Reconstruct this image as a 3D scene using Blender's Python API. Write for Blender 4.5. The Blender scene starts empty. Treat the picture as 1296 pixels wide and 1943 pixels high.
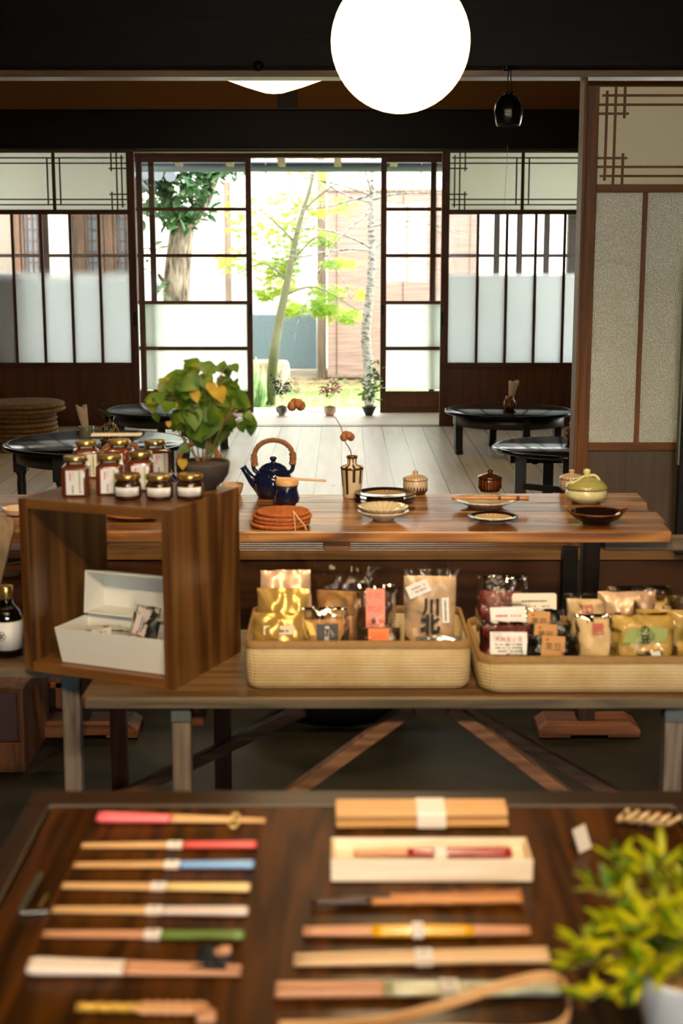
import bpy, bmesh, math, random
from mathutils import Vector, Matrix, noise as mnoise

R = random.Random(7)
S = bpy.context.scene
COL = S.collection

# ------------------------------------------------------------------ camera, sky, lights, exposure
PITCH = math.atan(505.5 / 2700.0)
CAMH = 1.5
FPX = 2700.0
cam_d = bpy.data.cameras.new('camera')
cam = bpy.data.objects.new('camera', cam_d)
COL.objects.link(cam)
cam.location = (0, 0, CAMH)
cam.rotation_euler = (math.pi / 2 - PITCH, 0, 0)
cam_d.sensor_fit = 'VERTICAL'
cam_d.sensor_height = 36.0
cam_d.sensor_width = 24.0
cam_d.lens = FPX / 1943.0 * 36.0
cam_d.shift_x = -4.0 / 1943.0
cam_d.clip_start = 0.05
cam_d.clip_end = 200
cam_d.dof.use_dof = True
cam_d.dof.focus_distance = 5.6
cam_d.dof.aperture_fstop = 4.2
S.camera = cam

w = bpy.data.worlds.new('sky')
S.world = w
w.use_nodes = True
bg = w.node_tree.nodes['Background']
bg.inputs[0].default_value = (0.97, 0.99, 1.0, 1)
bg.inputs[1].default_value = 9.0

def light(kind, name, loc, rot, energy, color, **kw):
    d = bpy.data.lights.new(name, kind)
    d.energy = energy
    d.color = color
    for k, v in kw.items():
        setattr(d, k, v)
    o = bpy.data.objects.new(name, d)
    COL.objects.link(o)
    o.location = loc
    o.rotation_euler = rot
    return o

# the sun over the garden (hazy), daylight through the shop window behind the camera, warm ceiling spots
light('SUN', 'sun', (2, 14, 12), (math.radians(-32), math.radians(20), 0), 5.0, (1, .96, .88), angle=math.radians(8))
light('AREA', 'window_daylight', (0.6, -2.3, 1.55), (math.radians(90), 0, 0), 6, (.92, .97, 1.0),
      shape='RECTANGLE', size=2.2, size_y=1.2)
for i, (lx, ly, tx, ty, tz, e) in enumerate([(-.35, .35, -.35, 2.9, .8, 120), (.75, .25, .6, 3.0, .7, 120), (.25, 2.2, .05, 4.2, .75, 120), (1.25, 2.6, .7, 4.1, .75, 60), (.2, .1, .1, 1.5, .74, 170), (-1.6, 2.4, -1.3, 4.0, .7, 60)]):
    d = Vector((tx - lx, ty - ly, tz - 2.75)).to_track_quat('-Z', 'Y').to_euler()
    light('SPOT', 'warm_spot', (lx, ly, 2.75), d, e, (1, .74, .45), spot_size=math.radians(58), spot_blend=.8, shadow_soft_size=.035)

S.view_settings.view_transform = 'Standard'
S.view_settings.look = 'None'
S.view_settings.gamma = 1
S.view_settings.use_curve_mapping = False
S.view_settings.exposure = 0.35
S.cycles.use_denoising = True
S.cycles.max_bounces = 10
S.cycles.transparent_max_bounces = 24
S.cycles.transmission_bounces = 8
S.cycles.glossy_bounces = 4
S.cycles.sample_clamp_indirect = 6.0
S.cycles.caustics_refractive = False
S.cycles.caustics_reflective = False

CP, SP = math.cos(PITCH), math.sin(PITCH)
def ray(px, py):
    u, v = (px - 652.0) / FPX, (py - 971.5) / FPX
    return Vector((u, CP - v * SP, -SP - v * CP))
def P(px, py, z):
    """where the line of sight through a pixel meets the height z"""
    d = ray(px, py)
    t = (z - CAMH) / d.z
    return Vector((d.x * t, d.y * t, z))
def Q(px, py, y):
    """where it meets the vertical plane at distance y"""
    d = ray(px, py)
    t = y / d.y
    return Vector((d.x * t, y, CAMH + d.z * t))

# ------------------------------------------------------------------ objects
def link(name, data, parent=None, loc=(0, 0, 0), rot=(0, 0, 0)):
    o = bpy.data.objects.new(name, data)
    COL.objects.link(o)
    o.parent = parent
    o.location = loc
    o.rotation_euler = rot
    return o
def tag(o, label=None, cat=None, group=None, kind=None):
    if label: o['label'] = label
    if cat: o['category'] = cat
    if group: o['group'] = group
    if kind: o['kind'] = kind
    return o
def thing(name, label, cat, loc=(0, 0, 0), rz=0.0, group=None):
    o = link(name, None, None, loc, (0, 0, rz))
    o.empty_display_size = .05
    return tag(o, label, cat, group)
def copy_tree(o, parent=None):
    c = o.copy()
    COL.objects.link(c)
    c.parent = parent
    for ch in [x for x in bpy.data.objects if x.parent == o]:
        copy_tree(ch, c)
    return c
def dup(root, loc, rz, label, group=None):
    c = copy_tree(root)
    c.location = loc
    c.rotation_euler = (0, 0, rz)
    c['label'] = label
    if group: c['group'] = group
    return c

class MB:
    def __init__(s):
        s.bm = bmesh.new()
        s.mi = 0
    def _f(s, vs, smooth=False):
        try:
            f = s.bm.faces.new(vs)
            f.smooth = smooth
            f.material_index = s.mi
            return f
        except ValueError:
            return None
    def box(s, x0, x1, y0, y1, z0, z1, M=None):
        c = [Vector((x, y, z)) for z in (z0, z1) for y in (y0, y1) for x in (x0, x1)]
        if M: c = [M @ q for q in c]
        v = [s.bm.verts.new(q) for q in c]
        for f in ((0, 2, 3, 1), (4, 5, 7, 6), (0, 1, 5, 4), (2, 6, 7, 3), (0, 4, 6, 2), (1, 3, 7, 5)):
            s._f([v[i] for i in f])
        return s
    def bar(s, a, b, wx, wy, up=(0, 0, 1)):
        """a straight bar of section wx by wy from a to b"""
        a, b = Vector(a), Vector(b)
        d = (b - a).normalized()
        u = Vector(up)
        if abs(d.dot(u)) > .98: u = Vector((0, 1, 0))
        x = d.cross(u).normalized() * wx / 2
        y = x.cross(d).normalized() * wy / 2
        v = [s.bm.verts.new(p + sx * x + sy * y) for p in (a, b) for sx, sy in ((-1, -1), (1, -1), (1, 1), (-1, 1))]
        for f in ((3, 2, 1, 0), (4, 5, 6, 7), (0, 1, 5, 4), (1, 2, 6, 5), (2, 3, 7, 6), (3, 0, 4, 7)):
            s._f([v[i] for i in f])
        return s
    def tube(s, pts, rad, n=10, closed=False, flat=1.0):
        pts = [Vector(p) for p in pts]
        if not hasattr(rad, '__len__'): rad = [rad] * len(pts)
        rings = []
        N = len(pts)
        ref = None
        for i, p in enumerate(pts):
            if closed: d = pts[(i + 1) % N] - pts[i - 1]
            else: d = pts[min(i + 1, N - 1)] - pts[max(i - 1, 0)]
            d = d.normalized()
            if ref is None:
                ref = Vector((0, 0, 1)) if abs(d.z) < .9 else Vector((1, 0, 0))
            x = d.cross(ref).normalized()
            y = x.cross(d).normalized()
            ref = y
            rings.append([s.bm.verts.new(p + (x * math.cos(t) + y * math.sin(t) * flat) * rad[i]) for t in [2 * math.pi * k / n for k in range(n)]])
        for i in range(N if closed else N - 1):
            a, b = rings[i], rings[(i + 1) % N]
            for k in range(n):
                s._f([a[k], a[(k + 1) % n], b[(k + 1) % n], b[k]], True)
        if not closed:
            s._f(rings[0][::-1]); s._f(rings[-1])
        return s
    def lathe(s, prof, c=(0, 0, 0), n=40, flute=0, depth=0.0, sx=1.0, sy=1.0, wob=0.0, M=None, lobed=None):
        c = Vector(c)
        rings = []
        for r, z in prof:
            if r < 1e-6:
                q = c + Vector((0, 0, z))
                rings.append([s.bm.verts.new(M @ q if M else q)])
                continue
            row = []
            for k in range(n):
                t = 2 * math.pi * k / n
                rr = r * (1 + (depth * abs(math.cos(flute * t / 2)) if flute else 0) + wob * math.sin(3 * t + z * 40))
                q = c + Vector((rr * math.cos(t) * sx, rr * math.sin(t) * sy, z))
                row.append(s.bm.verts.new(M @ q if M else q))
            rings.append(row)
        for a, b in zip(rings, rings[1:]):
            for k in range(n):
                k2 = (k + 1) % n
                if len(a) == 1 and len(b) == 1: continue
                if len(a) == 1: s._f([a[0], b[k2], b[k]][::-1] if False else [a[0], b[k], b[k2]][::-1], True)
                elif len(b) == 1: s._f([a[k], a[k2], b[0]], True)
                else: s._f([a[k], a[k2], b[k2], b[k]], True)
        for rg, rev in ((rings[0], True), (rings[-1], False)):
            if len(rg) > 1: s._f(rg[::-1] if rev else rg)
        return s
    def prism(s, pts, z0, z1, M=None):
        """outline in x,y extruded from z0 to z1"""
        a = [Vector((x, y, z0)) for x, y in pts]; b = [Vector((x, y, z1)) for x, y in pts]
        if M: a = [M @ q for q in a]; b = [M @ q for q in b]
        a = [s.bm.verts.new(q) for q in a]; b = [s.bm.verts.new(q) for q in b]
        s._f(a[::-1]); s._f(b)
        for i in range(len(a)):
            j = (i + 1) % len(a)
            s._f([a[i], a[j], b[j], b[i]])
        return s
    def leaf(s, base, d, nrm, L, W, kind='oval', fold=.15, curl=.15):
        """one leaf blade from base along d"""
        d = Vector(d).normalized()
        nrm = Vector(nrm)
        side = d.cross(nrm)
        if side.length < 1e-4: side = d.cross(Vector((.3, .5, .8)))
        side.normalize(); nrm = side.cross(d).normalized()
        base = Vector(base)
        if kind == 'star':
            c = s.bm.verts.new(base)
            out = []
            lob = [(-1.9, .5), (-1.5, .22), (-1.15, .8), (-.8, .25), (-.42, .95), (-.2, .32), (0, 1.1), (.2, .32), (.42, .95), (.8, .25), (1.15, .8), (1.5, .22), (1.9, .5)]
            for a, r in lob:
                out.append(s.bm.verts.new(base + (d * math.cos(a) + side * math.sin(a)) * r * L - nrm * r * r * L * curl))
            for a, b in zip(out, out[1:]): s._f([c, a, b], False)
            return s
        if kind == 'heart':
            o = [(-.05, 0, 0), (-.12, .3, .02), (.05, .5, .02), (.35, .52, 0), (.7, .3, -.02), (1.02, 0, -.1)]
        elif kind == 'lance':
            o = [(0, 0, 0), (.2, .28, .02), (.5, .5, .03), (.8, .3, .0), (1.0, 0, -.06)]
        else:
            o = [(0, 0, 0), (.18, .33, .02), (.45, .5, .03), (.75, .38, 0), (1.0, 0, -.08)]
        mid = [s.bm.verts.new(base + d * L * t - nrm * L * curl * t * t) for t, _, _ in o]
        for sg in (-1, 1):
            e = []
            for (t, wd, h), m in zip(o, mid):
                e.append(m if wd == 0 else s.bm.verts.new(base + d * L * t + side * sg * wd * W + nrm * (wd * W * fold * 2 - L * curl * t * t)))
            for i in range(len(o) - 1):
                q = [mid[i], mid[i + 1], e[i + 1], e[i]]
                u = []
                for v in q:
                    if v not in u: u.append(v)
                if len(u) > 2: s._f(u if sg < 0 else u[::-1], True)
        return s
    def build(s, name, m, parent=None, loc=(0, 0, 0), rot=(0, 0, 0), bevel=0.0, seg=2, sub=0, fix=True):
        if fix: bmesh.ops.recalc_face_normals(s.bm, faces=s.bm.faces)
        me = bpy.data.meshes.new(name)
        s.bm.to_mesh(me)
        s.bm.free()
        for q in (m if isinstance(m, (list, tuple)) else [m]): me.materials.append(q)
        o = link(name, me, parent, loc, rot)
        if bevel:
            b = o.modifiers.new('bevel', 'BEVEL')
            b.width = bevel; b.segments = seg; b.limit_method = 'ANGLE'; b.angle_limit = math.radians(40)
            b.harden_normals = False
        if sub:
            b = o.modifiers.new('subdivision', 'SUBSURF'); b.levels = sub; b.render_levels = sub
        return o
def bx(name, m, x0, x1, y0, y1, z0, z1, parent=None, bevel=.002):
    """a box whose own origin sits at its corner, so grain differs from piece to piece"""
    o = MB().box(0, x1 - x0, 0, y1 - y0, 0, z1 - z0).build(name, m, parent, (x0, y0, z0), bevel=bevel)
    return o
def st(o):
    o['kind'] = 'structure'
    return o
def smooth_path(pts, k=6):
    """Catmull-Rom through the points"""
    pts = [Vector(p) for p in pts]
    out = []
    for i in range(len(pts) - 1):
        p0, p1, p2, p3 = pts[max(i - 1, 0)], pts[i], pts[i + 1], pts[min(i + 2, len(pts) - 1)]
        for j in range(k):
            t = j / k
            out.append(.5 * ((2 * p1) + (p2 - p0) * t + (2 * p0 - 5 * p1 + 4 * p2 - p3) * t * t + (3 * p1 - p0 - 3 * p2 + p3) * t ** 3))
    out.append(pts[-1])
    return out
def lerp_list(v, n):
    return [v[min(int(i * (len(v) - 1) / (n - 1)), len(v) - 2)] * (1 - (i * (len(v) - 1) / (n - 1) - min(int(i * (len(v) - 1) / (n - 1)), len(v) - 2))) + v[min(int(i * (len(v) - 1) / (n - 1)), len(v) - 2) + 1] * (i * (len(v) - 1) / (n - 1) - min(int(i * (len(v) - 1) / (n - 1)), len(v) - 2)) for i in range(n)]

# ------------------------------------------------------------------ materials
def lin(c):
    return tuple((x / 255.0 / 12.92 if x / 255.0 <= .04045 else ((x / 255.0 + .055) / 1.055) ** 2.4) for x in c[:3]) + (1,)
class NT:
    def __init__(s, name):
        s.m = bpy.data.materials.new(name)
        s.m.use_nodes = True
        s.t = s.m.node_tree
        s.t.nodes.clear()
        s.out = s.n('ShaderNodeOutputMaterial')
    def n(s, typ, **kw):
        x = s.t.nodes.new(typ)
        for k, v in kw.items():
            if k.startswith('i_'):
                x.inputs[k[2:].replace('_', ' ')].default_value = v
            else: setattr(x, k, v)
        return x
    def l(s, a, b):
        s.t.links.new(a, b)
    def math(s, op, a, b=None, c=None):
        x = s.n('ShaderNodeMath', operation=op)
        for i, v in enumerate((a, b, c)):
            if v is None: continue
            if isinstance(v, (int, float)): x.inputs[i].default_value = v
            else: s.l(v, x.inputs[i])
        return x.outputs[0]
    def ramp(s, fac, stops, interp='LINEAR'):
        r = s.n('ShaderNodeValToRGB')
        r.color_ramp.interpolation = interp
        e = r.color_ramp.elements
        while len(e) < len(stops): e.new(.5)
        for x, (p, c) in zip(e, stops):
            x.position = p; x.color = c
        s.l(fac, r.inputs[0])
        return r.outputs[0]
    def mix(s, fac, a, b, blend='MIX'):
        x = s.n('ShaderNodeMix', data_type='RGBA', blend_type=blend)
        for i, v in ((0, fac), (6, a), (7, b)):
            if isinstance(v, (int, float)): x.inputs[i].default_value = v
            elif isinstance(v, tuple): x.inputs[i].default_value = v
            else: s.l(v, x.inputs[i])
        return x.outputs[2]
    def coords(s, scale=(1, 1, 1), loc=(0, 0, 0), rnd=False):
        tc = s.n('ShaderNodeTexCoord')
        mp = s.n('ShaderNodeMapping')
        mp.inputs['Scale'].default_value = scale
        mp.inputs['Location'].default_value = loc
        s.l(tc.outputs['Object'], mp.inputs[0])
        if rnd:
            oi = s.n('ShaderNodeObjectInfo')
            v = s.n('ShaderNodeVectorMath', operation='SCALE')
            cx = s.n('ShaderNodeCombineXYZ')
            r = s.math('MULTIPLY', oi.outputs['Random'], 37.0)
            for i in range(3): s.l(r, cx.inputs[i])
            add = s.n('ShaderNodeVectorMath', operation='ADD')
            s.l(mp.outputs[0], add.inputs[0]); s.l(cx.outputs[0], add.inputs[1])
            return add.outputs[0]
        return mp.outputs[0]
    def noise(s, vec, scale=5, detail=4, rough=.55, dist=0):
        x = s.n('ShaderNodeTexNoise')
        x.inputs['Scale'].default_value = scale
        x.inputs['Detail'].default_value = detail
        x.inputs['Roughness'].default_value = rough
        x.inputs['Distortion'].default_value = dist
        s.l(vec, x.inputs['Vector'])
        return x.outputs['Fac']
    def bsdf(s, base=None, rough=.5, metal=0.0, spec=.5, coat=0.0, coat_rough=.1, bump=None, bs=.3, bd=.002, sub=None, emis=None, es=0):
        b = s.n('ShaderNodeBsdfPrincipled')
        def put(k, v):
            if v is None: return
            if isinstance(v, (int, float, tuple)): b.inputs[k].default_value = v
            else: s.l(v, b.inputs[k])
        put('Base Color', base); put('Roughness', rough); put('Metallic', metal)
        put('Specular IOR Level', spec); put('Coat Weight', coat); put('Coat Roughness', coat_rough)
        if emis: put('Emission Color', emis); put('Emission Strength', es)
        if bump is not None:
            bm = s.n('ShaderNodeBump')
            bm.inputs['Strength'].default_value = bs
            bm.inputs['Distance'].default_value = bd
            s.l(bump, bm.inputs['Height'])
            s.l(bm.outputs[0], b.inputs['Normal'])
        return b
    def done(s, sh):
        s.l(sh.outputs[0] if hasattr(sh, 'outputs') else sh, s.out.inputs[0])
        return s.m
MC = {}
def plain(name, c, rough=.5, metal=0.0, coat=0.0, noise=0.0, ns=20, bump=0.0, spec=.5, coat_rough=.1):
    """a nearly even colour with a little procedural unevenness"""
    if name in MC: return MC[name]
    t = NT(name)
    co = t.coords(rnd=True)
    nz = t.noise(co, ns, 4)
    c = lin(c)
    k = max(noise, .04)
    base = t.mix(nz, tuple(max(0, x * (1 - k)) for x in c[:3]) + (1,), tuple(min(1, x * (1 + k)) for x in c[:3]) + (1,))
    MC[name] = t.done(t.bsdf(base, rough, metal, spec, coat, coat_rough, nz if bump else None, bump))
    return MC[name]
def wood(name, dark, light, axis='x', rough=.45, sc=1.0, coat=0.0, rings=.5, knots=0.0, planks=None, spec=.4, bump=.25, mid=None, coat_rough=.15, tone=.12):
    """grain runs along axis; planks = (cross axis, width, offset, gap colour)"""
    if name in MC: return MC[name]
    t = NT(name)
    dark, light = lin(dark), lin(light)
    ai = 'xyz'.index(axis)
    s1 = [9 * sc] * 3; s1[ai] = .8 * sc
    s2 = [60 * sc] * 3; s2[ai] = 1.6 * sc
    co = t.coords(rnd=True)
    off = None
    if planks:
        tc = t.n('ShaderNodeTexCoord')
        sp = t.n('ShaderNodeSeparateXYZ'); t.l(tc.outputs['Object'], sp.inputs[0])
        q = t.math('DIVIDE', t.math('SUBTRACT', sp.outputs['xyz'.index(planks[0])], planks[2]), planks[1])
        idx = t.math('FLOOR', q)
        fr = t.math('FRACT', q)
        edge = t.math('MINIMUM', fr, t.math('SUBTRACT', 1.0, fr))
        gap = t.math('LESS_THAN', edge, .0022 / planks[1])
        wn = t.n('ShaderNodeTexWhiteNoise', noise_dimensions='1D'); t.l(idx, wn.inputs['W'])
        cx = t.n('ShaderNodeCombineXYZ')
        for i in range(3): t.l(t.math('MULTIPLY', wn.outputs['Value'], 23.0), cx.inputs[i])
        ad = t.n('ShaderNodeVectorMath', operation='ADD'); t.l(co, ad.inputs[0]); t.l(cx.outputs[0], ad.inputs[1])
        co = ad.outputs[0]
        off = wn.outputs['Value']
    m1 = t.n('ShaderNodeVectorMath', operation='MULTIPLY'); t.l(co, m1.inputs[0]); m1.inputs[1].default_value = s1
    m2 = t.n('ShaderNodeVectorMath', operation='MULTIPLY'); t.l(co, m2.inputs[0]); m2.inputs[1].default_value = s2
    warp = t.noise(m1.outputs[0], .9, 3, .5)
    ringv = t.math('FRACT', t.math('MULTIPLY', warp, 9.0))
    ringv = t.math('ABSOLUTE', t.math('SUBTRACT', t.math('MULTIPLY', ringv, 2.0), 1.0))
    fib = t.noise(m2.outputs[0], 1.2, 5, .6)
    big = t.noise(m1.outputs[0], .35, 2, .5)
    v = t.math('ADD', t.math('MULTIPLY', ringv, rings), t.math('MULTIPLY', fib, 1.0 - rings * .6))
    v = t.math('ADD', v, t.math('MULTIPLY', t.math('SUBTRACT', big, .5), .8))
    stops = [(.15, dark), (.85, light)] if not mid else [(.12, dark), (.5, lin(mid)), (.9, light)]
    base = t.ramp(v, stops)
    if off is not None:
        k = t.math('ADD', 1 - tone, t.math('MULTIPLY', off, tone * 2))
        cc = t.n('ShaderNodeCombineXYZ')
        for i in range(3): t.l(k, cc.inputs[i])
        base = t.mix(1.0, base, cc.outputs[0], 'MULTIPLY')
        base = t.mix(gap, base, lin(planks[3]))
    if knots:
        vo = t.n('ShaderNodeTexVoronoi'); vo.inputs['Scale'].default_value = 1.0
        s3 = [5.5] * 3; s3[ai] = 2.0
        m3 = t.n('ShaderNodeVectorMath', operation='MULTIPLY'); t.l(co, m3.inputs[0]); m3.inputs[1].default_value = s3
        t.l(m3.outputs[0], vo.inputs['Vector'])
        kn = t.ramp(vo.outputs['Distance'], [(.03, (1, 1, 1, 1)), (.10, (0, 0, 0, 1))])
        base = t.mix(t.math('MULTIPLY', kn, knots), base, tuple(x * .35 for x in dark[:3]) + (1,))
    rg = t.math('ADD', rough - .06, t.math('MULTIPLY', fib, .14))
    hgt = t.math('ADD', t.math('MULTIPLY', fib, 1.0), t.math('MULTIPLY', ringv, .3))
    if off is not None: hgt = t.math('SUBTRACT', hgt, t.math('MULTIPLY', gap, 3.0))
    MC[name] = t.done(t.bsdf(base, rg, 0.0, spec, coat, coat_rough, hgt, bump, .0015))
    return MC[name]
def clear_glass(name='clear_glass', tint=(1, 1, 1, 1), refl=1.0, bump=0):
    if name in MC: return MC[name]
    t = NT(name)
    fr = t.n('ShaderNodeFresnel'); fr.inputs[0].default_value = 1.45
    tr = t.n('ShaderNodeBsdfTransparent'); tr.inputs[0].default_value = tint
    gl = t.n('ShaderNodeBsdfGlossy'); gl.inputs['Roughness'].default_value = .02
    if bump:
        b = t.n('ShaderNodeBump'); b.inputs['Strength'].default_value = bump; b.inputs['Distance'].default_value = .004
        t.l(t.noise(t.coords(rnd=True), 42, 3, .6, 1.5), b.inputs['Height'])
        t.l(b.outputs[0], gl.inputs['Normal']); t.l(b.outputs[0], fr.inputs['Normal'])
        gl.inputs['Roughness'].default_value = .12
    mx = t.n('ShaderNodeMixShader')
    t.l(t.math('MULTIPLY', fr.outputs[0], refl), mx.inputs[0]); t.l(tr.outputs[0], mx.inputs[1]); t.l(gl.outputs[0], mx.inputs[2])
    MC[name] = t.done(mx)
    return MC[name]
def frosted(name, col=(.93, .96, .95, 1), clear=.1, bumpscale=0, zfade=None, refl=.06, bump=.4, rough=.15, sp=False):
    """translucent glass or paper; zfade = (z low, z high): frosted film below, clear glass above"""
    if name in MC: return MC[name]
    t = NT(name)
    tl = t.n('ShaderNodeBsdfTranslucent'); tl.inputs[0].default_value = col
    df = t.n('ShaderNodeBsdfDiffuse'); df.inputs[0].default_value = col
    m0 = t.n('ShaderNodeMixShader'); m0.inputs[0].default_value = .3
    t.l(tl.outputs[0], m0.inputs[1]); t.l(df.outputs[0], m0.inputs[2])
    tr = t.n('ShaderNodeBsdfTransparent')
    m1 = t.n('ShaderNodeMixShader')
    m1.inputs[0].default_value = clear
    t.l(m0.outputs[0], m1.inputs[1]); t.l(tr.outputs[0], m1.inputs[2])
    if zfade:
        g = t.n('ShaderNodeNewGeometry'); sp_ = t.n('ShaderNodeSeparateXYZ'); t.l(g.outputs['Position'], sp_.inputs[0])
        f = t.n('ShaderNodeMapRange', interpolation_type='SMOOTHSTEP'); t.l(sp_.outputs[2], f.inputs[0])
        f.inputs[1].default_value, f.inputs[2].default_value = zfade
        f.inputs[3].default_value, f.inputs[4].default_value = clear, .97
        t.l(f.outputs[0], m1.inputs[0])
    gl = t.n('ShaderNodeBsdfGlossy'); gl.inputs['Roughness'].default_value = rough
    if bumpscale:
        b = t.n('ShaderNodeBump'); b.inputs['Strength'].default_value = bump; b.inputs['Distance'].default_value = .004
        vo = t.n('ShaderNodeTexVoronoi', feature='SMOOTH_F1'); vo.inputs['Scale'].default_value = bumpscale
        t.l(t.coords(), vo.inputs['Vector'])
        t.l(vo.outputs['Distance'], b.inputs['Height'])
        for x in (gl, tl, df): t.l(b.outputs[0], x.inputs['Normal'])
        if sp:
            cr = t.ramp(vo.outputs['Distance'], [(.15, tuple(x * .75 for x in col[:3]) + (1,)), (.5, tuple(min(1, x * 1.25) for x in col[:3]) + (1,))])
            for x in (tl, df): t.l(cr, x.inputs[0])
    m2 = t.n('ShaderNodeMixShader'); m2.inputs[0].default_value = refl
    t.l(m1.outputs[0], m2.inputs[1]); t.l(gl.outputs[0], m2.inputs[2])
    MC[name] = t.done(m2)
    return MC[name]
def leafmat(name, c1, c2, ns=9, rough=.4, tl=.45, c3=None):
    if name in MC: return MC[name]
    t = NT(name)
    nz = t.noise(t.coords(), ns, 2)
    st_ = [(.35, lin(c1)), (.62, lin(c2))]
    if c3: st_ = [(.3, lin(c1)), (.55, lin(c2)), (.68, lin(c3))]
    col = t.ramp(nz, st_)
    b = t.bsdf(col, rough, 0, .4)
    x = t.n('ShaderNodeBsdfTranslucent'); t.l(col, x.inputs[0])
    mx = t.n('ShaderNodeMixShader'); mx.inputs[0].default_value = tl
    t.l(b.outputs[0], mx.inputs[1]); t.l(x.outputs[0], mx.inputs[2])
    MC[name] = t.done(mx)
    return MC[name]
def emit(name, c, s_):
    t = NT(name)
    lw = t.n('ShaderNodeLayerWeight'); lw.inputs[0].default_value = .35
    col = t.mix(lw.outputs['Facing'], lin((255, 226, 178)), lin(c))
    e = t.n('ShaderNodeEmission'); t.l(col, e.inputs[0]); e.inputs[1].default_value = s_
    return t.done(e)
def glaze(name, base, dark, n=0, frac=.45, zlen=(0, 1), top=None, rough=.12, ring=None, jag=0, radial=None):
    """glazed ceramic; n stripes round the axis running down to a ragged length; radial = (r0, r1) brown rim outside"""
    if name in MC: return MC[name]
    t = NT(name)
    tc = t.n('ShaderNodeTexCoord'); sp = t.n('ShaderNodeSeparateXYZ'); t.l(tc.outputs['Object'], sp.inputs[0])
    x, y, z = sp.outputs
    ang = t.math('MULTIPLY', t.math('ADD', t.math('ARCTAN2', y, x), math.pi), 1 / (2 * math.pi))
    nz = t.noise(t.coords(), 60, 3)
    col = t.mix(nz, tuple(q * .9 for q in lin(base)[:3]) + (1,), tuple(min(1, q * 1.08) for q in lin(base)[:3]) + (1,))
    D = lin(dark)
    if n:
        a = t.math('MULTIPLY', ang, float(n))
        fr = t.math('ABSOLUTE', t.math('SUBTRACT', t.math('FRACT', a), .5))
        wn = t.n('ShaderNodeTexWhiteNoise', noise_dimensions='1D'); t.l(t.math('FLOOR', a), wn.inputs['W'])
        zl = t.math('ADD', zlen[0], t.math('MULTIPLY', wn.outputs['Value'], zlen[1]))
        if radial:   # petals in a dish: stripes by radius
            r = t.math('SQRT', t.math('ADD', t.math('MULTIPLY', x, x), t.math('MULTIPLY', y, y)))
            msk = t.math('MULTIPLY', t.math('LESS_THAN', fr, frac / 2), t.math('GREATER_THAN', r, radial[0]))
            msk = t.math('MAXIMUM', msk, t.math('GREATER_THAN', r, radial[1]))
        elif jag:    # teeth rising from the foot
            tooth = t.math('ADD', zlen[0], t.math('MULTIPLY', t.math('SUBTRACT', .5, fr), zlen[1] * 2))
            msk = t.math('LESS_THAN', z, tooth)
        else:
            msk = t.math('MULTIPLY', t.math('LESS_THAN', fr, frac / 2), t.math('GREATER_THAN', z, zl))
        col = t.mix(msk, col, D)
    if top is not None:
        for (z0, z1) in top:
            m_ = t.math('MULTIPLY', t.math('GREATER_THAN', z, z0), t.math('LESS_THAN', z, z1))
            col = t.mix(m_, col, D)
    MC[name] = t.done(t.bsdf(col, rough, 0, .5, .3, .05, nz, .06))
    return MC[name]
def text(s, size, m, parent, loc, rot, name='printed_text', ext=.0003, bold=0.0):
    cu = bpy.data.curves.new(name, 'FONT')
    cu.body = s; cu.size = size; cu.extrude = ext; cu.align_x = 'CENTER'; cu.align_y = 'CENTER'; cu.offset = bold
    cu.resolution_u = 3; cu.space_line = .92
    o = bpy.data.objects.new(name, cu)
    COL.objects.link(o)
    bpy.context.view_layer.update()
    me = bpy.data.meshes.new_from_object(o.evaluated_get(bpy.context.evaluated_depsgraph_get()))
    bpy.data.objects.remove(o)
    me.materials.clear(); me.materials.append(m)
    return link(name, me, parent, loc, rot)

# ------------------------------------------------------------------ the place
FZ = .33                     # raised floor
YC, YA, YB = 5.5, 9.34, 10.13   # front lattice door, rear lattice doors, garden doors
W_black = wood('black_beam', (3, 3, 2), (20, 15, 10), 'x', .5, .7, rings=.25, spec=.15, bump=.5, knots=.4)
W_black_z = wood('black_post', (6, 5, 4), (24, 18, 13), 'z', .5, .7, rings=.25, spec=.3)
W_door = wood('door_wood_z', (46, 22, 7), (92, 50, 20), 'z', .5, 1, rings=.25, spec=.3)
W_door_x = wood('door_wood_x', (46, 22, 7), (92, 50, 20), 'x', .5, 1, rings=.25, spec=.3)
W_panel = wood('door_panel_wood', (62, 30, 10), (98, 52, 20), 'z', .5, .8, rings=.3, spec=.3)
W_jamb = wood('front_door_wood', (84, 50, 18), (134, 86, 38), 'z', .5, 1, rings=.25, spec=.3)
W_jamb_x = wood('front_rail_wood', (84, 50, 18), (134, 86, 38), 'x', .5, 1, rings=.25, spec=.3)
W_gpanel = wood('front_panel_wood', (70, 56, 42), (96, 80, 62), 'z', .45, 1, rings=.2)
W_floor = wood('floor_board_wood', (204, 190, 166), (234, 224, 204), 'y', .30, .45, rings=.35, knots=.55, planks=('x', .1315, -.012, (60, 50, 40)), spec=.6, tone=.04)
W_deck = wood('veranda_board_wood', (196, 180, 156), (226, 214, 194), 'x', .4, .5, rings=.3, planks=('y', .16, 0, (150, 138, 120)), tone=.03)
W_sill = wood('sill_wood', (84, 60, 32), (140, 104, 62), 'x', .35, .8, rings=.3)
W_kam = wood('step_board_wood', (32, 18, 8), (78, 48, 24), 'x', .35, .5, rings=.6, coat=.15)
M_ochre = plain('ochre_plaster', (128, 84, 38), .95, noise=.12, ns=60, bump=.1)
M_white_pl = plain('white_plaster', (226, 226, 218), .95, noise=.04)
M_earth = NT('earth_floor')
_n = M_earth.noise(M_earth.coords((1, 1, 1)), 3, 8, .65)
M_earth = M_earth.done(M_earth.bsdf(M_earth.ramp(_n, [(.3, lin((30, 29, 20))), (.7, lin((60, 56, 42)))]), .6, 0, .3, 0, .1, _n, .3))
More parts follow.
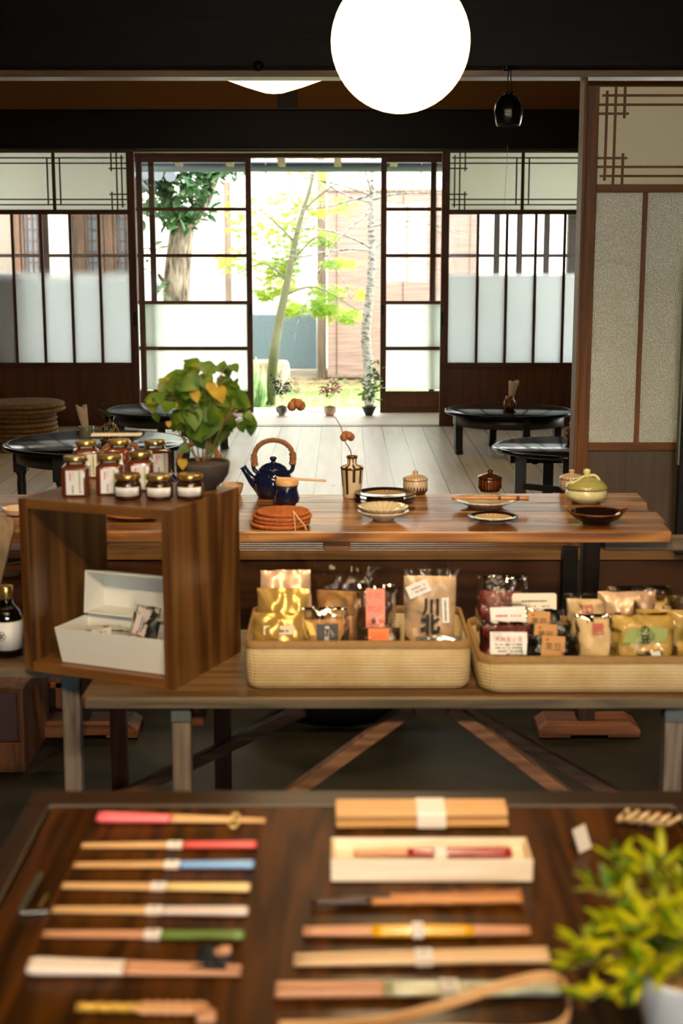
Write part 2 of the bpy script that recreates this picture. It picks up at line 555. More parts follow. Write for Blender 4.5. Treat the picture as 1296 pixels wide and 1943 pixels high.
M_ceil = wood('ceiling_wood', (22, 15, 9), (46, 32, 20), 'y', .6, 1, planks=('x', .3, 0, (6, 4, 2)))
M_paper = frosted('shoji_paper', (.90, .90, .84, 1), 0, refl=.0)
M_film = frosted('frosted_film_glass', (.92, .96, .97, 1), .04, zfade=(Q(960, 528, YA).z, Q(960, 515, YA).z), refl=.04)
M_film_l = frosted('frosted_film_glass_soft', (.92, .96, .97, 1), .06, zfade=(Q(960, 540, YA).z, Q(960, 508, YA).z), refl=.04)
M_pebble = frosted('pebbled_glass', (.86, .82, .68, 1), .04, bumpscale=230, refl=.16, bump=.8, rough=.2, sp=True)
M_grain = frosted('grained_glass', (.90, .94, .90, 1), .13, bumpscale=170, refl=.05, bump=.4)
M_gpaper = frosted('front_lattice_paper', (.90, .85, .70, 1), 0, refl=.0)
M_clear = clear_glass()
M_iron = plain('black_iron', (14, 12, 10), .45, .6)

# floors
st(MB().box(-3.3, 3.3, -2.6, 5.62, -.06, 0).build('floor', M_earth))
st(MB().box(-3.3, 3.3, 5.60, YA + .06, FZ - .05, FZ).build('floor_raised', W_floor))
st(MB().box(-4.5, 4.5, YA + .06, 10.42, FZ - .06, FZ - .001).build('floor_veranda', W_deck))
o = st(MB().box(-3.3, 3.3, 5.43, 5.60, FZ - .036, FZ - .012).build('trim_1', W_sill))   # door sill with its tracks
for y in (5.435, 5.475, 5.515, 5.555, 5.585):
    st(MB().box(-3.3, 3.3, y, y + .014, FZ - .014, FZ).build('track_ridge', W_sill, o))
st(bx('trim_2', W_kam, -3.3, 3.3, 5.445, 5.50, 0, FZ - .037))      # board closing the step
st(bx('trim_3', W_sill, -3.3, 3.3, YA - .035, YA + .06, FZ - .04, FZ + .004))
zt = Q(960, 289, YA).z
# walls
st(MB().box(-3.4, -3.3, -2.6, YA + .1, 0, 3.05).build('wall_left', M_ochre))
st(MB().box(3.3, 3.4, -2.6, YA + .1, 0, 3.05).build('wall_right', M_ochre))
st(MB().box(-3.4, 3.4, -2.6, YA + .06, 3.05, 3.12).build('ceiling', M_ceil))
mb = MB()
mb.box(-3.4, -.6, -2.6, -2.5, 0, 3.05); mb.box(1.8, 3.4, -2.6, -2.5, 0, 3.05)
mb.box(-.6, 1.8, -2.6, -2.5, 0, .9); mb.box(-.6, 1.8, -2.6, -2.5, 2.2, 3.05)
st(mb.build('wall_back', M_ochre))
wf = MB()
for x in (-.6, .18, .98, 1.76): wf.box(x, x + .04, -2.58, -2.53, .9, 2.2)
wf.box(-.6, 1.8, -2.58, -2.53, .9, .94); wf.box(-.6, 1.8, -2.58, -2.53, 2.16, 2.2)
o = st(wf.build('window_1', W_door))
st(MB().box(-.6, 1.8, -2.559, -2.553, .9, 2.2).build('pane', M_clear, o))
zbeam = Q(600, 143, YC).z
st(bx('trim_4', W_black, -3.3, 3.3, YC - .09, YC + .09, zbeam + .012, 3.05, bevel=.012))       # the great front beam
kn = Q(490, 125, YC - .09)
st(MB().lathe([(.0, .012), (.012, .012), (.017, .006), (.019, 0), (.0, 0)], n=14, M=Matrix.Rotation(math.pi / 2, 4, 'X')).build('knot', W_black, None, (kn.x, kn.y - .001, kn.z)))
st(bx('trim_5', W_sill, -3.3, 3.3, YC - .06, YC + .07, zbeam - .012, zbeam + .012))
st(bx('trim_6', M_ochre, -3.3, 3.3, YA, YA + .05, Q(600, 207, YA).z, 3.05, bevel=0))                     # upper wall
st(bx('trim_7', W_black, -3.3, 3.3, YA - .10, YA + .10, Q(600, 283, YA - .1).z, Q(600, 207, YA - .1).z, bevel=.01))
a, b = Q(527, 190, YA - .03), Q(563, 190, YA - .03)
st(bx('trim_8', W_black_z, a.x, b.x, YA - .03, YA + .02, Q(600, 207, YA).z, 3.05))
st(bx('trim_9', W_door_x, -3.3, 3.3, YB - .06, YB + .06, Q(600, 300, YB).z, Q(600, 262, YB).z))            # head track of the garden doors
st(bx('trim_10', W_door_x, -3.3, 3.3, YA - .05, YA + .08, zt, Q(600, 282, YA - .1).z))
st(MB().box(-4.4, 4.4, YA + .1, 10.25, 2.24, 2.28).build('trim_11', M_ceil))                               # veranda ceiling

# ---- lattice door, the same joinery front and rear
zz = dict(pt=Q(960, 290, YA).z, pb=Q(960, 398, YA).z, gt=Q(960, 407, YA).z, gb=Q(960, 688, YA).z, wt=Q(960, 697, YA).z, bt=Q(960, 799, YA).z)
DW = 1.032
def lattice_door(name, xl, Y, fw, fx, pw, paper, glass, pull=None, dz=0.0):
    sw, th = .050, .015
    x0, x1 = xl, xl + DW
    a, b = x0 + sw, x1 - sw
    mb = MB()
    for q in (x0, x1 - sw): mb.box(q, q + sw, Y - th, Y + th, FZ + .004, zt)
    f = mb.build(name, fw, bevel=.002); st(f)
    mb = MB()
    mb.box(a, b, Y - th, Y + th, zz['pt'] + dz, zt); mb.box(a, b, Y - th, Y + th, zz['gt'] + dz, zz['pb'] + dz)
    mb.box(a, b, Y - th, Y + th, zz['wt'], zz['gb']); mb.box(a, b, Y - th, Y + th, FZ + .004, zz['bt'])
    st(mb.build('rail', fx, f, bevel=.002))
    st(MB().box(a, b, Y - .004, Y + .006, zz['bt'], zz['wt']).build('wood_panel', pw, f))
    p = (b - a) / 5
    for k in range(1, 5):
        st(MB().box(a + k * p - .0085, a + k * p + .0085, Y - .012, Y + .012, zz['gb'], zz['gt'] + dz).build('mullion', fw, f))
    for k in range(5):
        st(MB().box(a + k * p + .0085 * (k > 0), a + (k + 1) * p - .0085 * (k < 4), Y - .002, Y + .002, zz['gb'], zz['gt'] + dz).build('glass_pane', glass, f))
    st(MB().box(a, b, Y + .004, Y + .006, zz['pb'] + dz, zz['pt'] + dz).build('paper_panel', paper, f))
    mb = MB()
    c = (a + b) / 2
    t_, d = .0042, .034
    T, B = zz['pt'] + dz, zz['pb'] + dz
    yf, yb = Y - .006, Y + .004
    mb.box(c - .010, c + .010, Y - .010, yb, B, T)
    for sg in (-1, 1):
        e = a if sg < 0 else b
        def X(u): return e - sg * u
        def H(u0, u1, z): mb.box(min(X(u0), X(u1)), max(X(u0), X(u1)), yf, yb, z - t_, z + t_)
        def V(u, z0, z1): mb.box(X(u) - t_, X(u) + t_, yf - .001, yb, z0, z1)
        wd = (b - a) / 2
        for Z, s in ((T, -1), (B, 1)):
            H(.013, wd, Z + s * d * .92); H(0, wd, Z + s * d * 1.9); H(0, .113, Z + s * d * 2.85)
            z_ = sorted((Z, Z + s * d * 3.35)); V(d * 2.85, *z_)
        V(d * .9, B + .014, T - .014); V(d * 1.85, B, T)
        V(wd - .040, B + d * .92, T - d * .92)
    st(mb.build('lattice', fw, f))
    if pull:
        st(MB().box(pull - .010, pull + .010, Y - .018, Y - .013, Q(960, 618, YA).z, Q(960, 592, YA).z).build('finger_pull', M_iron, f, bevel=.003))
    return f
xr = Q(836, 560, YA).x
xl_ = Q(261, 560, YA).x
lattice_door('door_1', xr, YA, W_door, W_door_x, W_panel, M_paper, M_film, xr + .012)
lattice_door('door_2', xl_ - DW, YA, W_door, W_door_x, W_panel, M_paper, M_film_l, xl_ - .02)
lattice_door('door_3', xl_ - 2 * DW + .04, YA + .034, W_door, W_door_x, W_panel, M_paper, M_film_l)
lattice_door('door_4', xr + DW - .04, YA + .034, W_door, W_door_x, W_panel, M_paper, M_film)
# front right door and its post
xc = Q(1087, 850, YC).x
st(bx('trim_12', W_jamb, xc - .004, xc + .008, YC - .05, YC + .06, FZ, zbeam - .012))
lattice_door('door_5', xc + .008, YC, W_jamb, W_jamb_x, W_gpanel, M_gpaper, M_pebble)
lattice_door('door_6', xc + .008 + DW - .05, YC + .034, W_jamb, W_jamb_x, W_gpanel, M_gpaper, M_pebble)

# ---- garden doors: five rows of glass, the lower two grained
def garden_door(name, px0, px1, Y, pull=None):
    x0, x1 = Q(px0, 560, Y).x, Q(px1, 560, Y).x
    top = Q(600, 300, YB).z
    z = lambda py: Q(600, py, YB).z
    sw = .040
    mb = MB()
    for q in (x0, x1 - sw): mb.box(q, q + sw, Y - .014, Y + .014, FZ, top)
    f = st(mb.build(name, W_door, bevel=.002))
    mb = MB()
    mb.box(x0 + sw, x1 - sw, Y - .014, Y + .014, z(308), top)
    for py in (397, 485, 574, 661): mb.box(x0 + sw, x1 - sw, Y - .012, Y + .012, z(py + 3.2), z(py - 3.2))
    mb.box(x0 + sw, x1 - sw, Y - .014, Y + .014, z(749), z(742)); mb.box(x0 + sw, x1 - sw, Y - .014, Y + .014, FZ, z(772))
    st(mb.build('rail', W_door_x, f, bevel=.001))
    st(MB().box(x0 + sw, x1 - sw, Y - .004, Y + .004, z(772), z(749)).build('wood_panel', W_panel, f))
    rows = [308, 397, 485, 574, 661, 742]
    for i in range(5):
        st(MB().box(x0 + sw, x1 - sw, Y - .002, Y + .002, z(rows[i + 1] - 3.2), z(rows[i] + (3.2 if i else 0))).build('glass_pane', M_clear if i < 3 else M_grain, f))
    if pull: st(MB().box(*sorted((Q(pull, 600, Y).x - .008, Q(pull, 600, Y).x + .008)), Y - .017, Y - .012, z(598), z(578)).build('finger_pull', M_iron, f))
    return f
garden_door('door_7', 264, 479, YB, 476)
garden_door('door_8', 722, 946, YB, 726)
garden_door('door_9', 78, 298, YB + .034)
garden_door('door_10', 815, 1040, YB + .034)
garden_door('door_11', 978, 1200, YB)
garden_door('door_12', -120, 96, YB)
for i, px in enumerate((1075,)):
    a = Q(px, 500, 10.3)
    st(bx('trim_%d' % (14 + i), W_door, a.x, a.x + .06, 10.25, 10.33, 0, 2.24))
st(bx('trim_16', W_door, Q(-60, 600, 9.43).x, Q(40, 600, 9.43).x, 9.40, 9.43, FZ, Q(0, 521, 9.4).z))    # board added close behind the far left panes to darken them by blocking daylight

# ---- eaves outside
GY = 11.3
t = thing('rain_gutter', 'grey rain gutter running along the eaves above the garden opening', 'gutter', (0, GY, Q(600, 316, GY).z))
M_gut = plain('gutter_metal', (92, 104, 108), .5, .3)
MB().tube([(-4, 0, 0), (4, 0, 0)], .042, 14).build('gutter_pipe', M_gut, t)
for x in (-1.8, -.6, .6, 1.8): MB().tube([(x, -.05, .02), (x, 0, -.05), (x, .05, .02)], .006, 6).build('gutter_bracket', M_gut, t)
mb = MB(); mb.bar((0, 10.2, 2.34), (0, 11.28, 2.19), 8.6, .02, up=(0, 0, 1))
st(mb.build('trim_17', wood('eave_boards', (60, 48, 36), (110, 92, 70), 'y', .6, 1)))
M_raf = wood('rafter_wood', (84, 70, 56), (132, 116, 96), 'y', .6)
for i, px in enumerate((130, 236, 340, 437, 535, 641, 747, 850, 955, 1060)):
    a = Q(px, 318, 11.2)
    st(MB().bar((a.x, 10.2, 2.29), (a.x, 11.22, a.z + .035), .055, .06).build('trim_%d' % (18 + i), M_raf))

# ------------------------------------------------------------------ the garden
M_moss = NT('moss_ground')
_c = M_moss.coords()
_n = M_moss.noise(_c, 2.2, 6, .6); _n2 = M_moss.noise(_c, 70, 4, .7)
_b = M_moss.mix(_n2, M_moss.ramp(_n, [(.38, lin((84, 110, 58))), (.55, lin((116, 134, 80))), (.68, lin((140, 124, 94)))]), lin((160, 168, 116)))
M_moss = M_moss.done(M_moss.bsdf(_b, .95, 0, .1, 0, .1, _n2, .8, .02))
g = MB()
NX, NY = 40, 50
vs = [[g.bm.verts.new((-7 + 14 * i / NX, 10.42 + 9.5 * j / NY, -.02 + .05 * math.sin(i * .9 + j * .5) * math.sin(j * .7) + R.uniform(-.012, .012))) for i in range(NX + 1)] for j in range(NY + 1)]
for j in range(NY):
    for i in range(NX): g._f([vs[j][i], vs[j][i + 1], vs[j + 1][i + 1], vs[j + 1][i]], True)
st(g.build('ground_garden', M_moss))
st(MB().box(-4.4, 4.4, 10.0, 10.40, -.1, FZ - .062).build('trim_30', plain('foundation_stone', (120, 116, 106), .9)))
# white garden wall at the back, a return wall on the left
st(MB().box(-6, Q(612, 600, 16.4).x, 16.4, 16.6, 0, 3.4).build('wall_garden', M_white_pl))
st(MB().box(Q(612, 600, 16.4).x, 6, 16.9, 17.1, 0, 3.6).build('wall_house', M_white_pl))
st(MB().box(-2.45, -2.33, 11.9, 16.4, 0, 2.6).build('wall_side', plain('cream_plaster', (216, 212, 190), .95)))

# granite slab panel, its timber base
M_gran = NT('granite'); _c = M_gran.coords()
_v = M_gran.noise(_c, 90, 3, .8)
M_gran = M_gran.done(M_gran.bsdf(M_gran.ramp(_v, [(.35, lin((62, 76, 82))), (.6, lin((98, 114, 120)))]), .7))
a, b = Q(300, 597, 16.2), Q(600, 700, 16.2)
tag(bx('stone_slab', M_gran, a.x, b.x, 16.2, 16.3, b.z, a.z, bevel=.01), 'blue grey granite slab set upright against the garden wall', 'stone slab')
M_oldw = wood('weathered_timber', (90, 84, 72), (150, 142, 126), 'x', .8, 1)
a, b = Q(290, 701, 16.1), Q(660, 716, 16.1)
tag(bx('ground_beam', M_oldw, a.x, b.x, 16.05, 16.3, -.02, a.z, bevel=.01), 'weathered timber beam lying under the granite slab', 'beam')
M_oldz = wood('weathered_post', (84, 70, 58), (124, 108, 92), 'z', .8, 1)
a, b = Q(602, 500, 16.0), Q(619, 700, 16.0)
tag(bx('timber_post', M_oldz, a.x, b.x, 16.0, 16.12, -.02, 3.0, bevel=.006), 'grey timber post between the granite slab and the reed blind', 'post', 'garden timber posts')
a, b = Q(426, 500, 16.0), Q(441, 700, 16.0)
tag(bx('timber_post', M_oldz, a.x, b.x, 16.0, 16.12, -.02, Q(426, 345, 16).z, bevel=.006), 'grey timber post standing behind the evergreen tree trunk', 'post', 'garden timber posts')

# reed blind
t0 = Q(621, 362, 15.6); t1 = Q(905, 715, 15.6)
t = thing('reed_blind', 'wide pinkish brown reed blind hanging behind the white trunk', 'blind', (t0.x, 15.6, t1.z))
Mr = NT('reed_blind'); _c = Mr.coords((1, 1, 1))
sp = Mr.n('ShaderNodeSeparateXYZ'); Mr.l(_c, sp.inputs[0])
wz = Mr.math('ABSOLUTE', Mr.math('SUBTRACT', Mr.math('FRACT', Mr.math('MULTIPLY', sp.outputs[2], 45.0)), .5))
_m = Mr.n('ShaderNodeVectorMath', operation='MULTIPLY'); Mr.l(_c, _m.inputs[0]); _m.inputs[1].default_value = (2.2, 1, 60)
nz = Mr.noise(_m.outputs[0], 1, 5, .6)
cb = Mr.mix(Mr.math('GREATER_THAN', wz, .40), Mr.ramp(nz, [(.3, lin((122, 98, 88))), (.7, lin((162, 138, 126)))]), lin((90, 70, 62)))
Mr = Mr.done(Mr.bsdf(cb, .8, 0, .2, 0, .1, wz, .5, .004))
W_, H_ = t1.x - t0.x, t0.z - t1.z
mb = MB(); mb.box(0, W_, -.006, .006, 0, H_); mb.build('reeds', Mr, t)
mb = MB(); mb.tube([(-.03, 0, H_), (W_ + .03, 0, H_)], .022, 10); mb.build('top_pole', M_oldz, t)
mb = MB(); mb.tube([(0, -.01, 0), (W_, -.01, 0)], .018, 10); mb.build('bottom_pole', M_oldz, t)
mb = MB()
for k in range(5): mb.tube([(.1 + k * (W_ - .2) / 4, -.012, 0), (.1 + k * (W_ - .2) / 4, -.012, H_)], .004, 5)
mb.build('binding_cord', plain('cord', (90, 66, 50), .8), t)
a, b = Q(618, 716, 15.9), Q(760, 727, 15.9)
tag(bx('low_ditch_board', plain('dark_board', (40, 38, 34), .9), Q(640, 720, 15.9).x, Q(800, 720, 15.9).x, 15.9, 16.0, -.02, Q(640, 716, 15.9).z), 'dark board along the ground under the reed blind', 'board')  # board in one even dark colour

# stone basin
c = P(512, 722, 0)
t = MB()
ctr = Q(505, 700, 14.6)
prof = [(0, 0), (.19, 0), (.225, .05), (.24, .16), (.235, .27), (.215, .30), (.17, .30), (.15, .24), (0, .22)]
t.lathe(prof, n=28, sx=1.05, sy=.8, wob=.03)
M_rock = NT('rock'); _n = M_rock.noise(M_rock.coords(), 9, 8, .7)
M_rock = M_rock.done(M_rock.bsdf(M_rock.ramp(_n, [(.35, lin((112, 100, 78))), (.62, lin((190, 176, 148)))]), .9, 0, .2, 0, .1, _n, .9, .03))
tag(t.build('stone_basin', M_rock, None, (ctr.x, 14.6, .0), sub=1), 'rough beige stone water basin beside the leaning maple trunk', 'basin').scale = (1, 1, 1.15)

# plants of the garden
def scatter(mb, n, centre, rad, L, kind, droop=.4, Wr=.5, jit=.4, flat=.0, rng=R):
    for _ in range(n):
        while True:
            q = Vector((rng.uniform(-1, 1), rng.uniform(-1, 1), rng.uniform(-1, 1)))
            if q.length < 1: break
        p = Vector(centre) + Vector((q.x * rad[0], q.y * rad[1], q.z * rad[2]))
        d = Vector((rng.uniform(-1, 1), rng.uniform(-1, .6), rng.uniform(-droop, .3)))
        nrm = Vector((rng.uniform(-jit, jit), rng.uniform(-jit, jit) - .4, 1))
        l = L * rng.uniform(.6, 1.15)
        mb.leaf(p, d, nrm, l, l * Wr, kind)
M_bark = NT('furrowed_bark'); _c = M_bark.coords((14, 14, 2.5)); _n = M_bark.noise(_c, 1.4, 6, .65)
M_bark = M_bark.done(M_bark.bsdf(M_bark.ramp(_n, [(.38, lin((76, 64, 52))), (.6, lin((172, 158, 136)))]), .9, 0, .2, 0, .1, _n, 1.0, .03))
M_ever = leafmat('evergreen_leaf', (36, 72, 42), (74, 112, 66), 6, .28, .4, (130, 158, 112))
M_maple = leafmat('maple_leaf', (100, 142, 40), (158, 178, 58), 3, .5, .6, (190, 170, 66))
ty = 12.8
tree = thing('evergreen_tree', 'broad evergreen tree with furrowed trunk and glossy dark leaves', 'tree', (Q(330, 560, ty).x, ty, 0))
ox = tree.location.x
def tp(px, py, y=ty, o_=None): q = Q(px, py, y); return (q.x - (o_ if o_ is not None else ox), y - ty, q.z)
mb = MB()
b0 = [(-.02, 0, -.05), tp(335, 560), tp(338, 500), tp(345, 440), tp(352, 400)]
mb.tube(smooth_path(b0, 5), [.125 - .0012 * i for i in range(21)], 16)
mb.tube(smooth_path([tp(345, 445), tp(325, 400), tp(312, 350), tp(300, 290)], 5), [.08 - .003 * i for i in range(16)], 12)
mb.tube(smooth_path([tp(352, 430), tp(385, 385), tp(405, 340), tp(430, 280)], 5), [.075 - .003 * i for i in range(16)], 12)
mb.tube(smooth_path([tp(330, 550), tp(312, 535), tp(300, 520)], 4), [.03 - .002 * i for i in range(9)], 8)
mb.build('trunk', M_bark, tree)
mb = MB()
for (px, py, rx, rz, n) in [(345, 350, .30, .16, 190), (310, 380, .16, .18, 90), (380, 350, .18, .16, 100), (400, 320, .22, .10, 90), (345, 415, .16, .10, 80), (300, 340, .15, .12, 60), (375, 400, .12, .10, 40), (320, 300, .5, .2, 120), (420, 300, .3, .15, 80), (275, 400, .05, .10, 12), (280, 500, .03, .14, 7), (310, 545, .06, .06, 14), (300, 470, .04, .05, 5)]:
    x, _, z = tp(px, py)
    scatter(mb, int(n * 1.3), (x, -.1, z), (rx * 1.15, .28, rz * 1.1), .115, 'oval', .6, .45)
mb.build('foliage', M_ever, tree)

ty = 13.6
tree = thing('maple_tree', 'young maple with a slender leaning trunk and yellow green leaves', 'tree', (Q(518, 700, ty).x, ty, 0)); ox = tree.location.x
mb = MB()
M_gbark = plain('smooth_green_bark', (92, 92, 62), .8, noise=.25, ns=25, bump=.2)
mb.tube(smooth_path([(-.03, 0, -.03), tp(518, 690), tp(528, 620), tp(540, 560), tp(552, 500), tp(562, 450), tp(575, 400), tp(590, 350), tp(600, 290)], 4), [.050 - .0012 * i for i in range(33)], 12)
for pts in [[tp(552, 500), tp(600, 450), tp(640, 470)], [tp(540, 560), tp(600, 545), tp(680, 590)], [tp(560, 460), tp(520, 420), tp(470, 380)], [tp(545, 530), tp(500, 500), tp(450, 520)], [tp(575, 400), tp(620, 360), tp(660, 340)]]:
    mb.tube(smooth_path(pts, 5), [.014 - .001 * i for i in range(11)], 6)
mb.build('trunk', M_gbark, tree)
mb = MB()
for (px, py, rx, rz, n) in [(560, 430, .3, .2, 60), (520, 540, .2, .12, 50), (620, 560, .2, .08, 40), (545, 590, .13, .07, 60), (600, 590, .22, .07, 85), (660, 605, .18, .06, 45), (520, 510, .22, .10, 70), (500, 560, .15, .08, 40), (640, 500, .18, .05, 40), (600, 450, .22, .10, 50), (560, 380, .30, .16, 60), (640, 390, .2, .1, 26), (450, 400, .25, .22, 60), (440, 500, .22, .16, 50), (600, 320, .4, .06, 30), (500, 440, .2, .15, 36), (690, 560, .06, .05, 8), (540, 480, .15, .1, 36)]:
    x, _, z = tp(px, py)
    scatter(mb, int(n * 1.4), (x, -.1, z), (rx, .3, rz), .10, 'star', .5)
mb.build('foliage', M_maple, tree)

ty = 12.6
tree = thing('bare_white_tree', 'pale mottled slim trunk with bare twiggy branches by the right door', 'tree', (Q(702, 740, ty).x, ty, 0)); ox = tree.location.x
M_wb = NT('white_bark'); _n = M_wb.noise(M_wb.coords((8, 8, 22)), 2.2, 6, .75)
M_wb = M_wb.done(M_wb.bsdf(M_wb.ramp(_n, [(.40, lin((50, 46, 40))), (.52, lin((136, 132, 122)))]), .85, 0, .2, 0, .1, _n, .5, .01))
mb = MB()
mb.tube(smooth_path([(0, 0, -.03), tp(700, 700), tp(694, 640), tp(698, 590), tp(703, 540), tp(706, 480), tp(704, 420), tp(706, 370), tp(708, 300)], 4), [.050 - .0008 * i for i in range(33)], 12)
mb.tube(smooth_path([tp(706, 475), tp(722, 462), tp(760, 440), tp(800, 400)], 4), [.018, .017, .016, .015, .014, .013, .012, .011, .010, .009, .008, .006, .005], 7)
rr = random.Random(3)
def twig(p, d, L, r, depth):
    pts = [Vector(p)]
    for k in range(4):
        d = (d + Vector((rr.uniform(-.25, .25), rr.uniform(-.2, .2), rr.uniform(-.22, .18)))).normalized()
        pts.append(pts[-1] + d * L / 4)
    mb.tube(pts, [r, r * .85, r * .7, r * .55, r * .4], 5)
    if depth:
        for k in (2, 3, 4):
            twig(pts[k], (d + Vector((rr.uniform(-.8, .8), rr.uniform(-.3, .3), rr.uniform(-.7, .6)))).normalized(), L * .55, r * .5, depth - 1)
for (px, py, dx, dz) in [(704, 475, -1, .15), (705, 372, -1, .25), (705, 372, -1, -.2), (704, 400, -.8, -.5), (704, 385, -1, .05), (706, 380, 1, .3), (704, 470, -.9, .5), (706, 430, 1, .2), (705, 372, -.3, 1)]:
    x, _, z = tp(px, py)
    twig((x, 0, z), Vector((dx, -.1, dz)), .75, .011, 2)
mb.build('trunk', M_wb, tree)

def tuft(name, label, cat, loc, n, L, W, m, spread=.7, kind='lance', group=None, seed=1):
    q = random.Random(seed)
    mb = MB()
    for k in range(n):
        a = q.uniform(0, 2 * math.pi)
        mb.leaf((q.uniform(-.03, .03), q.uniform(-.03, .03), 0), (math.cos(a) * spread, math.sin(a) * spread, 1), (math.cos(a), math.sin(a), .4), L * q.uniform(.7, 1.1), W, kind, curl=.45)
    return tag(mb.build(name, m, None, loc), label, cat, group)
M_hosta = leafmat('hosta_leaf', (120, 160, 96), (198, 216, 170), 8, .5, .5)
for i, (px, py, y, lab) in enumerate([(482, 762, 12.6, 'light green broad leaved plant near the left door edge'), (474, 735, 13.2, 'pale broad leaved plant in front of the stone basin')]):
    c = Q(px, py, y)
    tuft('broad_leaf_plant', lab, 'plant', (c.x, y, 0), 16, .42, .11, M_hosta, seed=i + 4)
mb = MB(); q = random.Random(9)
for k in range(1600):
    x, y = q.uniform(-1.2, 1.4), q.uniform(10.9, 15.2)
    mb.leaf((x, y, 0), (q.uniform(-.6, .6), q.uniform(-.6, .6), 1), (0, -1, .2), q.uniform(.03, .07), .012, 'lance')
tag(mb.build('garden_grass', leafmat('grass_blade', (120, 160, 90), (170, 196, 120), 4)), 'short green grass and moss on the garden ground', 'grass', None, 'stuff')
mb = MB()
for k in range(240):
    mb.leaf((q.uniform(-.7, .35), q.uniform(14.6, 15.9), .03), (q.uniform(-1, 1), q.uniform(-1, 1), .1), (q.uniform(-.4, .4), -.3, 1), .07, .04, 'oval')
tag(mb.build('fallen_leaves', leafmat('dry_leaf', (110, 84, 60), (172, 142, 108), 5)), 'dry brown leaf litter in front of the granite slab', 'leaf litter', None, 'stuff')

# ---- the wing of the house seen through the clear panes on the left
wy = 12.4
M_wood_w = wood('wing_timber', (64, 42, 28), (104, 74, 52), 'z', .7, 1)
a, b = Q(-60, 560, wy).x, Q(262, 560, wy).x
t = thing('house_wing', 'brown timbered wing of the house with lattice windows, left of the garden', 'building', (a, wy, 0))
W_ = b - a
MB().box(0, W_, .05, .12, 0, 2.8).build('wall', plain('wing_plaster_shaded', (128, 118, 104), .95), t)  # plaster colour darkened in place of the shade under an eave
X = lambda px: Q(px, 460, wy).x - a
for (p0, p1) in [(26, 38), (84, 126), (146, 160), (198, 214), (246, 258)]:
    MB().box(X(p0), X(p1), 0, .06, 0, 2.8).build('post', M_wood_w, t, bevel=.004)
for (p0, p1) in [(40, 80), (128, 146), (162, 196), (216, 245)]:
    z0, z1 = Q(60, 560, wy).z, Q(60, 330, wy).z
    w_ = MB()
    w_.box(X(p0), X(p0) + .02, .01, .05, z0, z1); w_.box(X(p1) - .02, X(p1), .01, .05, z0, z1); w_.box(X(p0), X(p1), .01, .05, z1 - .03, z1); w_.box(X(p0), X(p1), .01, .05, z0, z0 + .03)
    w_ = w_.build('window', M_wood_w, t)
    l_ = MB()
    n = max(2, int((p1 - p0) / 9))
    for k in range(1, n): x = X(p0) + (X(p1) - X(p0)) * k / n; l_.box(x - .006, x + .006, .02, .035, z0, z1)
    for k in range(1, 11): z = z0 + (z1 - z0) * k / 11; l_.box(X(p0), X(p1), .022, .033, z - .005, z + .005)
    l_.build('lattice', M_wood_w, w_)
    MB().box(X(p0), X(p1), .036, .04, z0, z1).build('pane', plain('wing_glass', (104, 118, 128), .2), w_)
t = thing('tiled_eave', 'dark tiled eave corner with a curved downpipe at top left of the garden', 'roof', (Q(262, 330, 12.2).x - .6, 12.2, Q(262, 338, 12.2).z))
mb = MB()
for k in range(9): mb.tube([(k * .11, -.1, .06 - k * .006), (k * .11, .5, .2)], .05, 8)
mb.build('roof_tile', plain('roof_tile', (110, 118, 124), .5), t)
MB().tube(smooth_path([(.62, -.1, 0), (.66, -.12, -.06), (.70, -.1, -.10), (.74, 0, -.05)], 4), .014, 8).build('downpipe', plain('pipe_dark', (60, 66, 68), .5), t)

# dark framed board standing at the right edge before the pebbled glass door
a, b = Q(1281, 1019, 5.36), Q(1285, 478, 5.36)
t = thing('dark_wooden_screen', 'tall black framed board standing at the right edge before the pebbled glass', 'screen', (a.x, 5.36, FZ + .001))
MB().box(.0, .045, -.02, .02, 0, b.z - FZ).build('frame', W_black_z, t, bevel=.004)
MB().box(.045, .42, -.02, .02, b.z - FZ - .045, b.z - FZ).build('frame', W_black, t, bevel=.004)
MB().box(.045, .42, -.02, .02, 0, .045).build('frame', W_black, t, bevel=.004)
MB().box(.045, .42, -.008, .008, .045, b.z - FZ - .045).build('dark_panel', plain('black_panel', (14, 10, 8), .35), t)
MB().box(-.006, 0, -.016, .02, .35, b.z - FZ).build('greenish_edge', plain('grey_green_edge', (112, 122, 104), .6), t)

# ------------------------------------------------------------------ lamps
def globe_lamp(name, label, x, y, ztop, prof, zc, m):
    t = thing(name, label, 'lamp', (x, y, zc))
    MB().lathe(prof, n=56).build('lamp_shade', m, t)
    top = max(z for r, z in prof)
    MB().lathe([(0, top - .004), (.05, top - .004), (.05, top + .03), (.012, top + .05), (0, top + .05)], n=24).build('lamp_cap', M_iron, t)
    MB().tube([(0, 0, top + .04), (0, 0, 3.05 - zc)], .004, 8).build('cord', M_iron, t)
    return t
M_glow = emit('lit_globe', (255, 206, 124), 16.0)
M_glow2 = emit('lit_paper_shade', (255, 206, 128), 6.0)
q = Q(760, 79, 3.5); e = Q(891, 79, 3.5); rg = e.x - q.x
globe_lamp('globe_pendant_lamp', 'large round white glowing globe lamp hanging in front of the dark beam', q.x, 3.5, 3, [(rg * math.sin(a) , -rg * math.cos(a)) for a in [math.pi * k / 24 for k in range(25)]], q.z, M_glow)
q = Q(520, 178, 7.4)
s_ = 7.9 / 2700
globe_lamp('saucer_pendant_lamp', 'wide shallow glowing pendant lamp behind the beam, only its underside showing', q.x, 7.4, 3, [(0, 0), (.05, .006), (50 * s_, 12 * s_), (97 * s_, 29 * s_), (125 * s_, 44 * s_), (132 * s_, 56 * s_), (120 * s_, 70 * s_), (60 * s_, 88 * s_), (0, 92 * s_)], q.z, M_glow2)

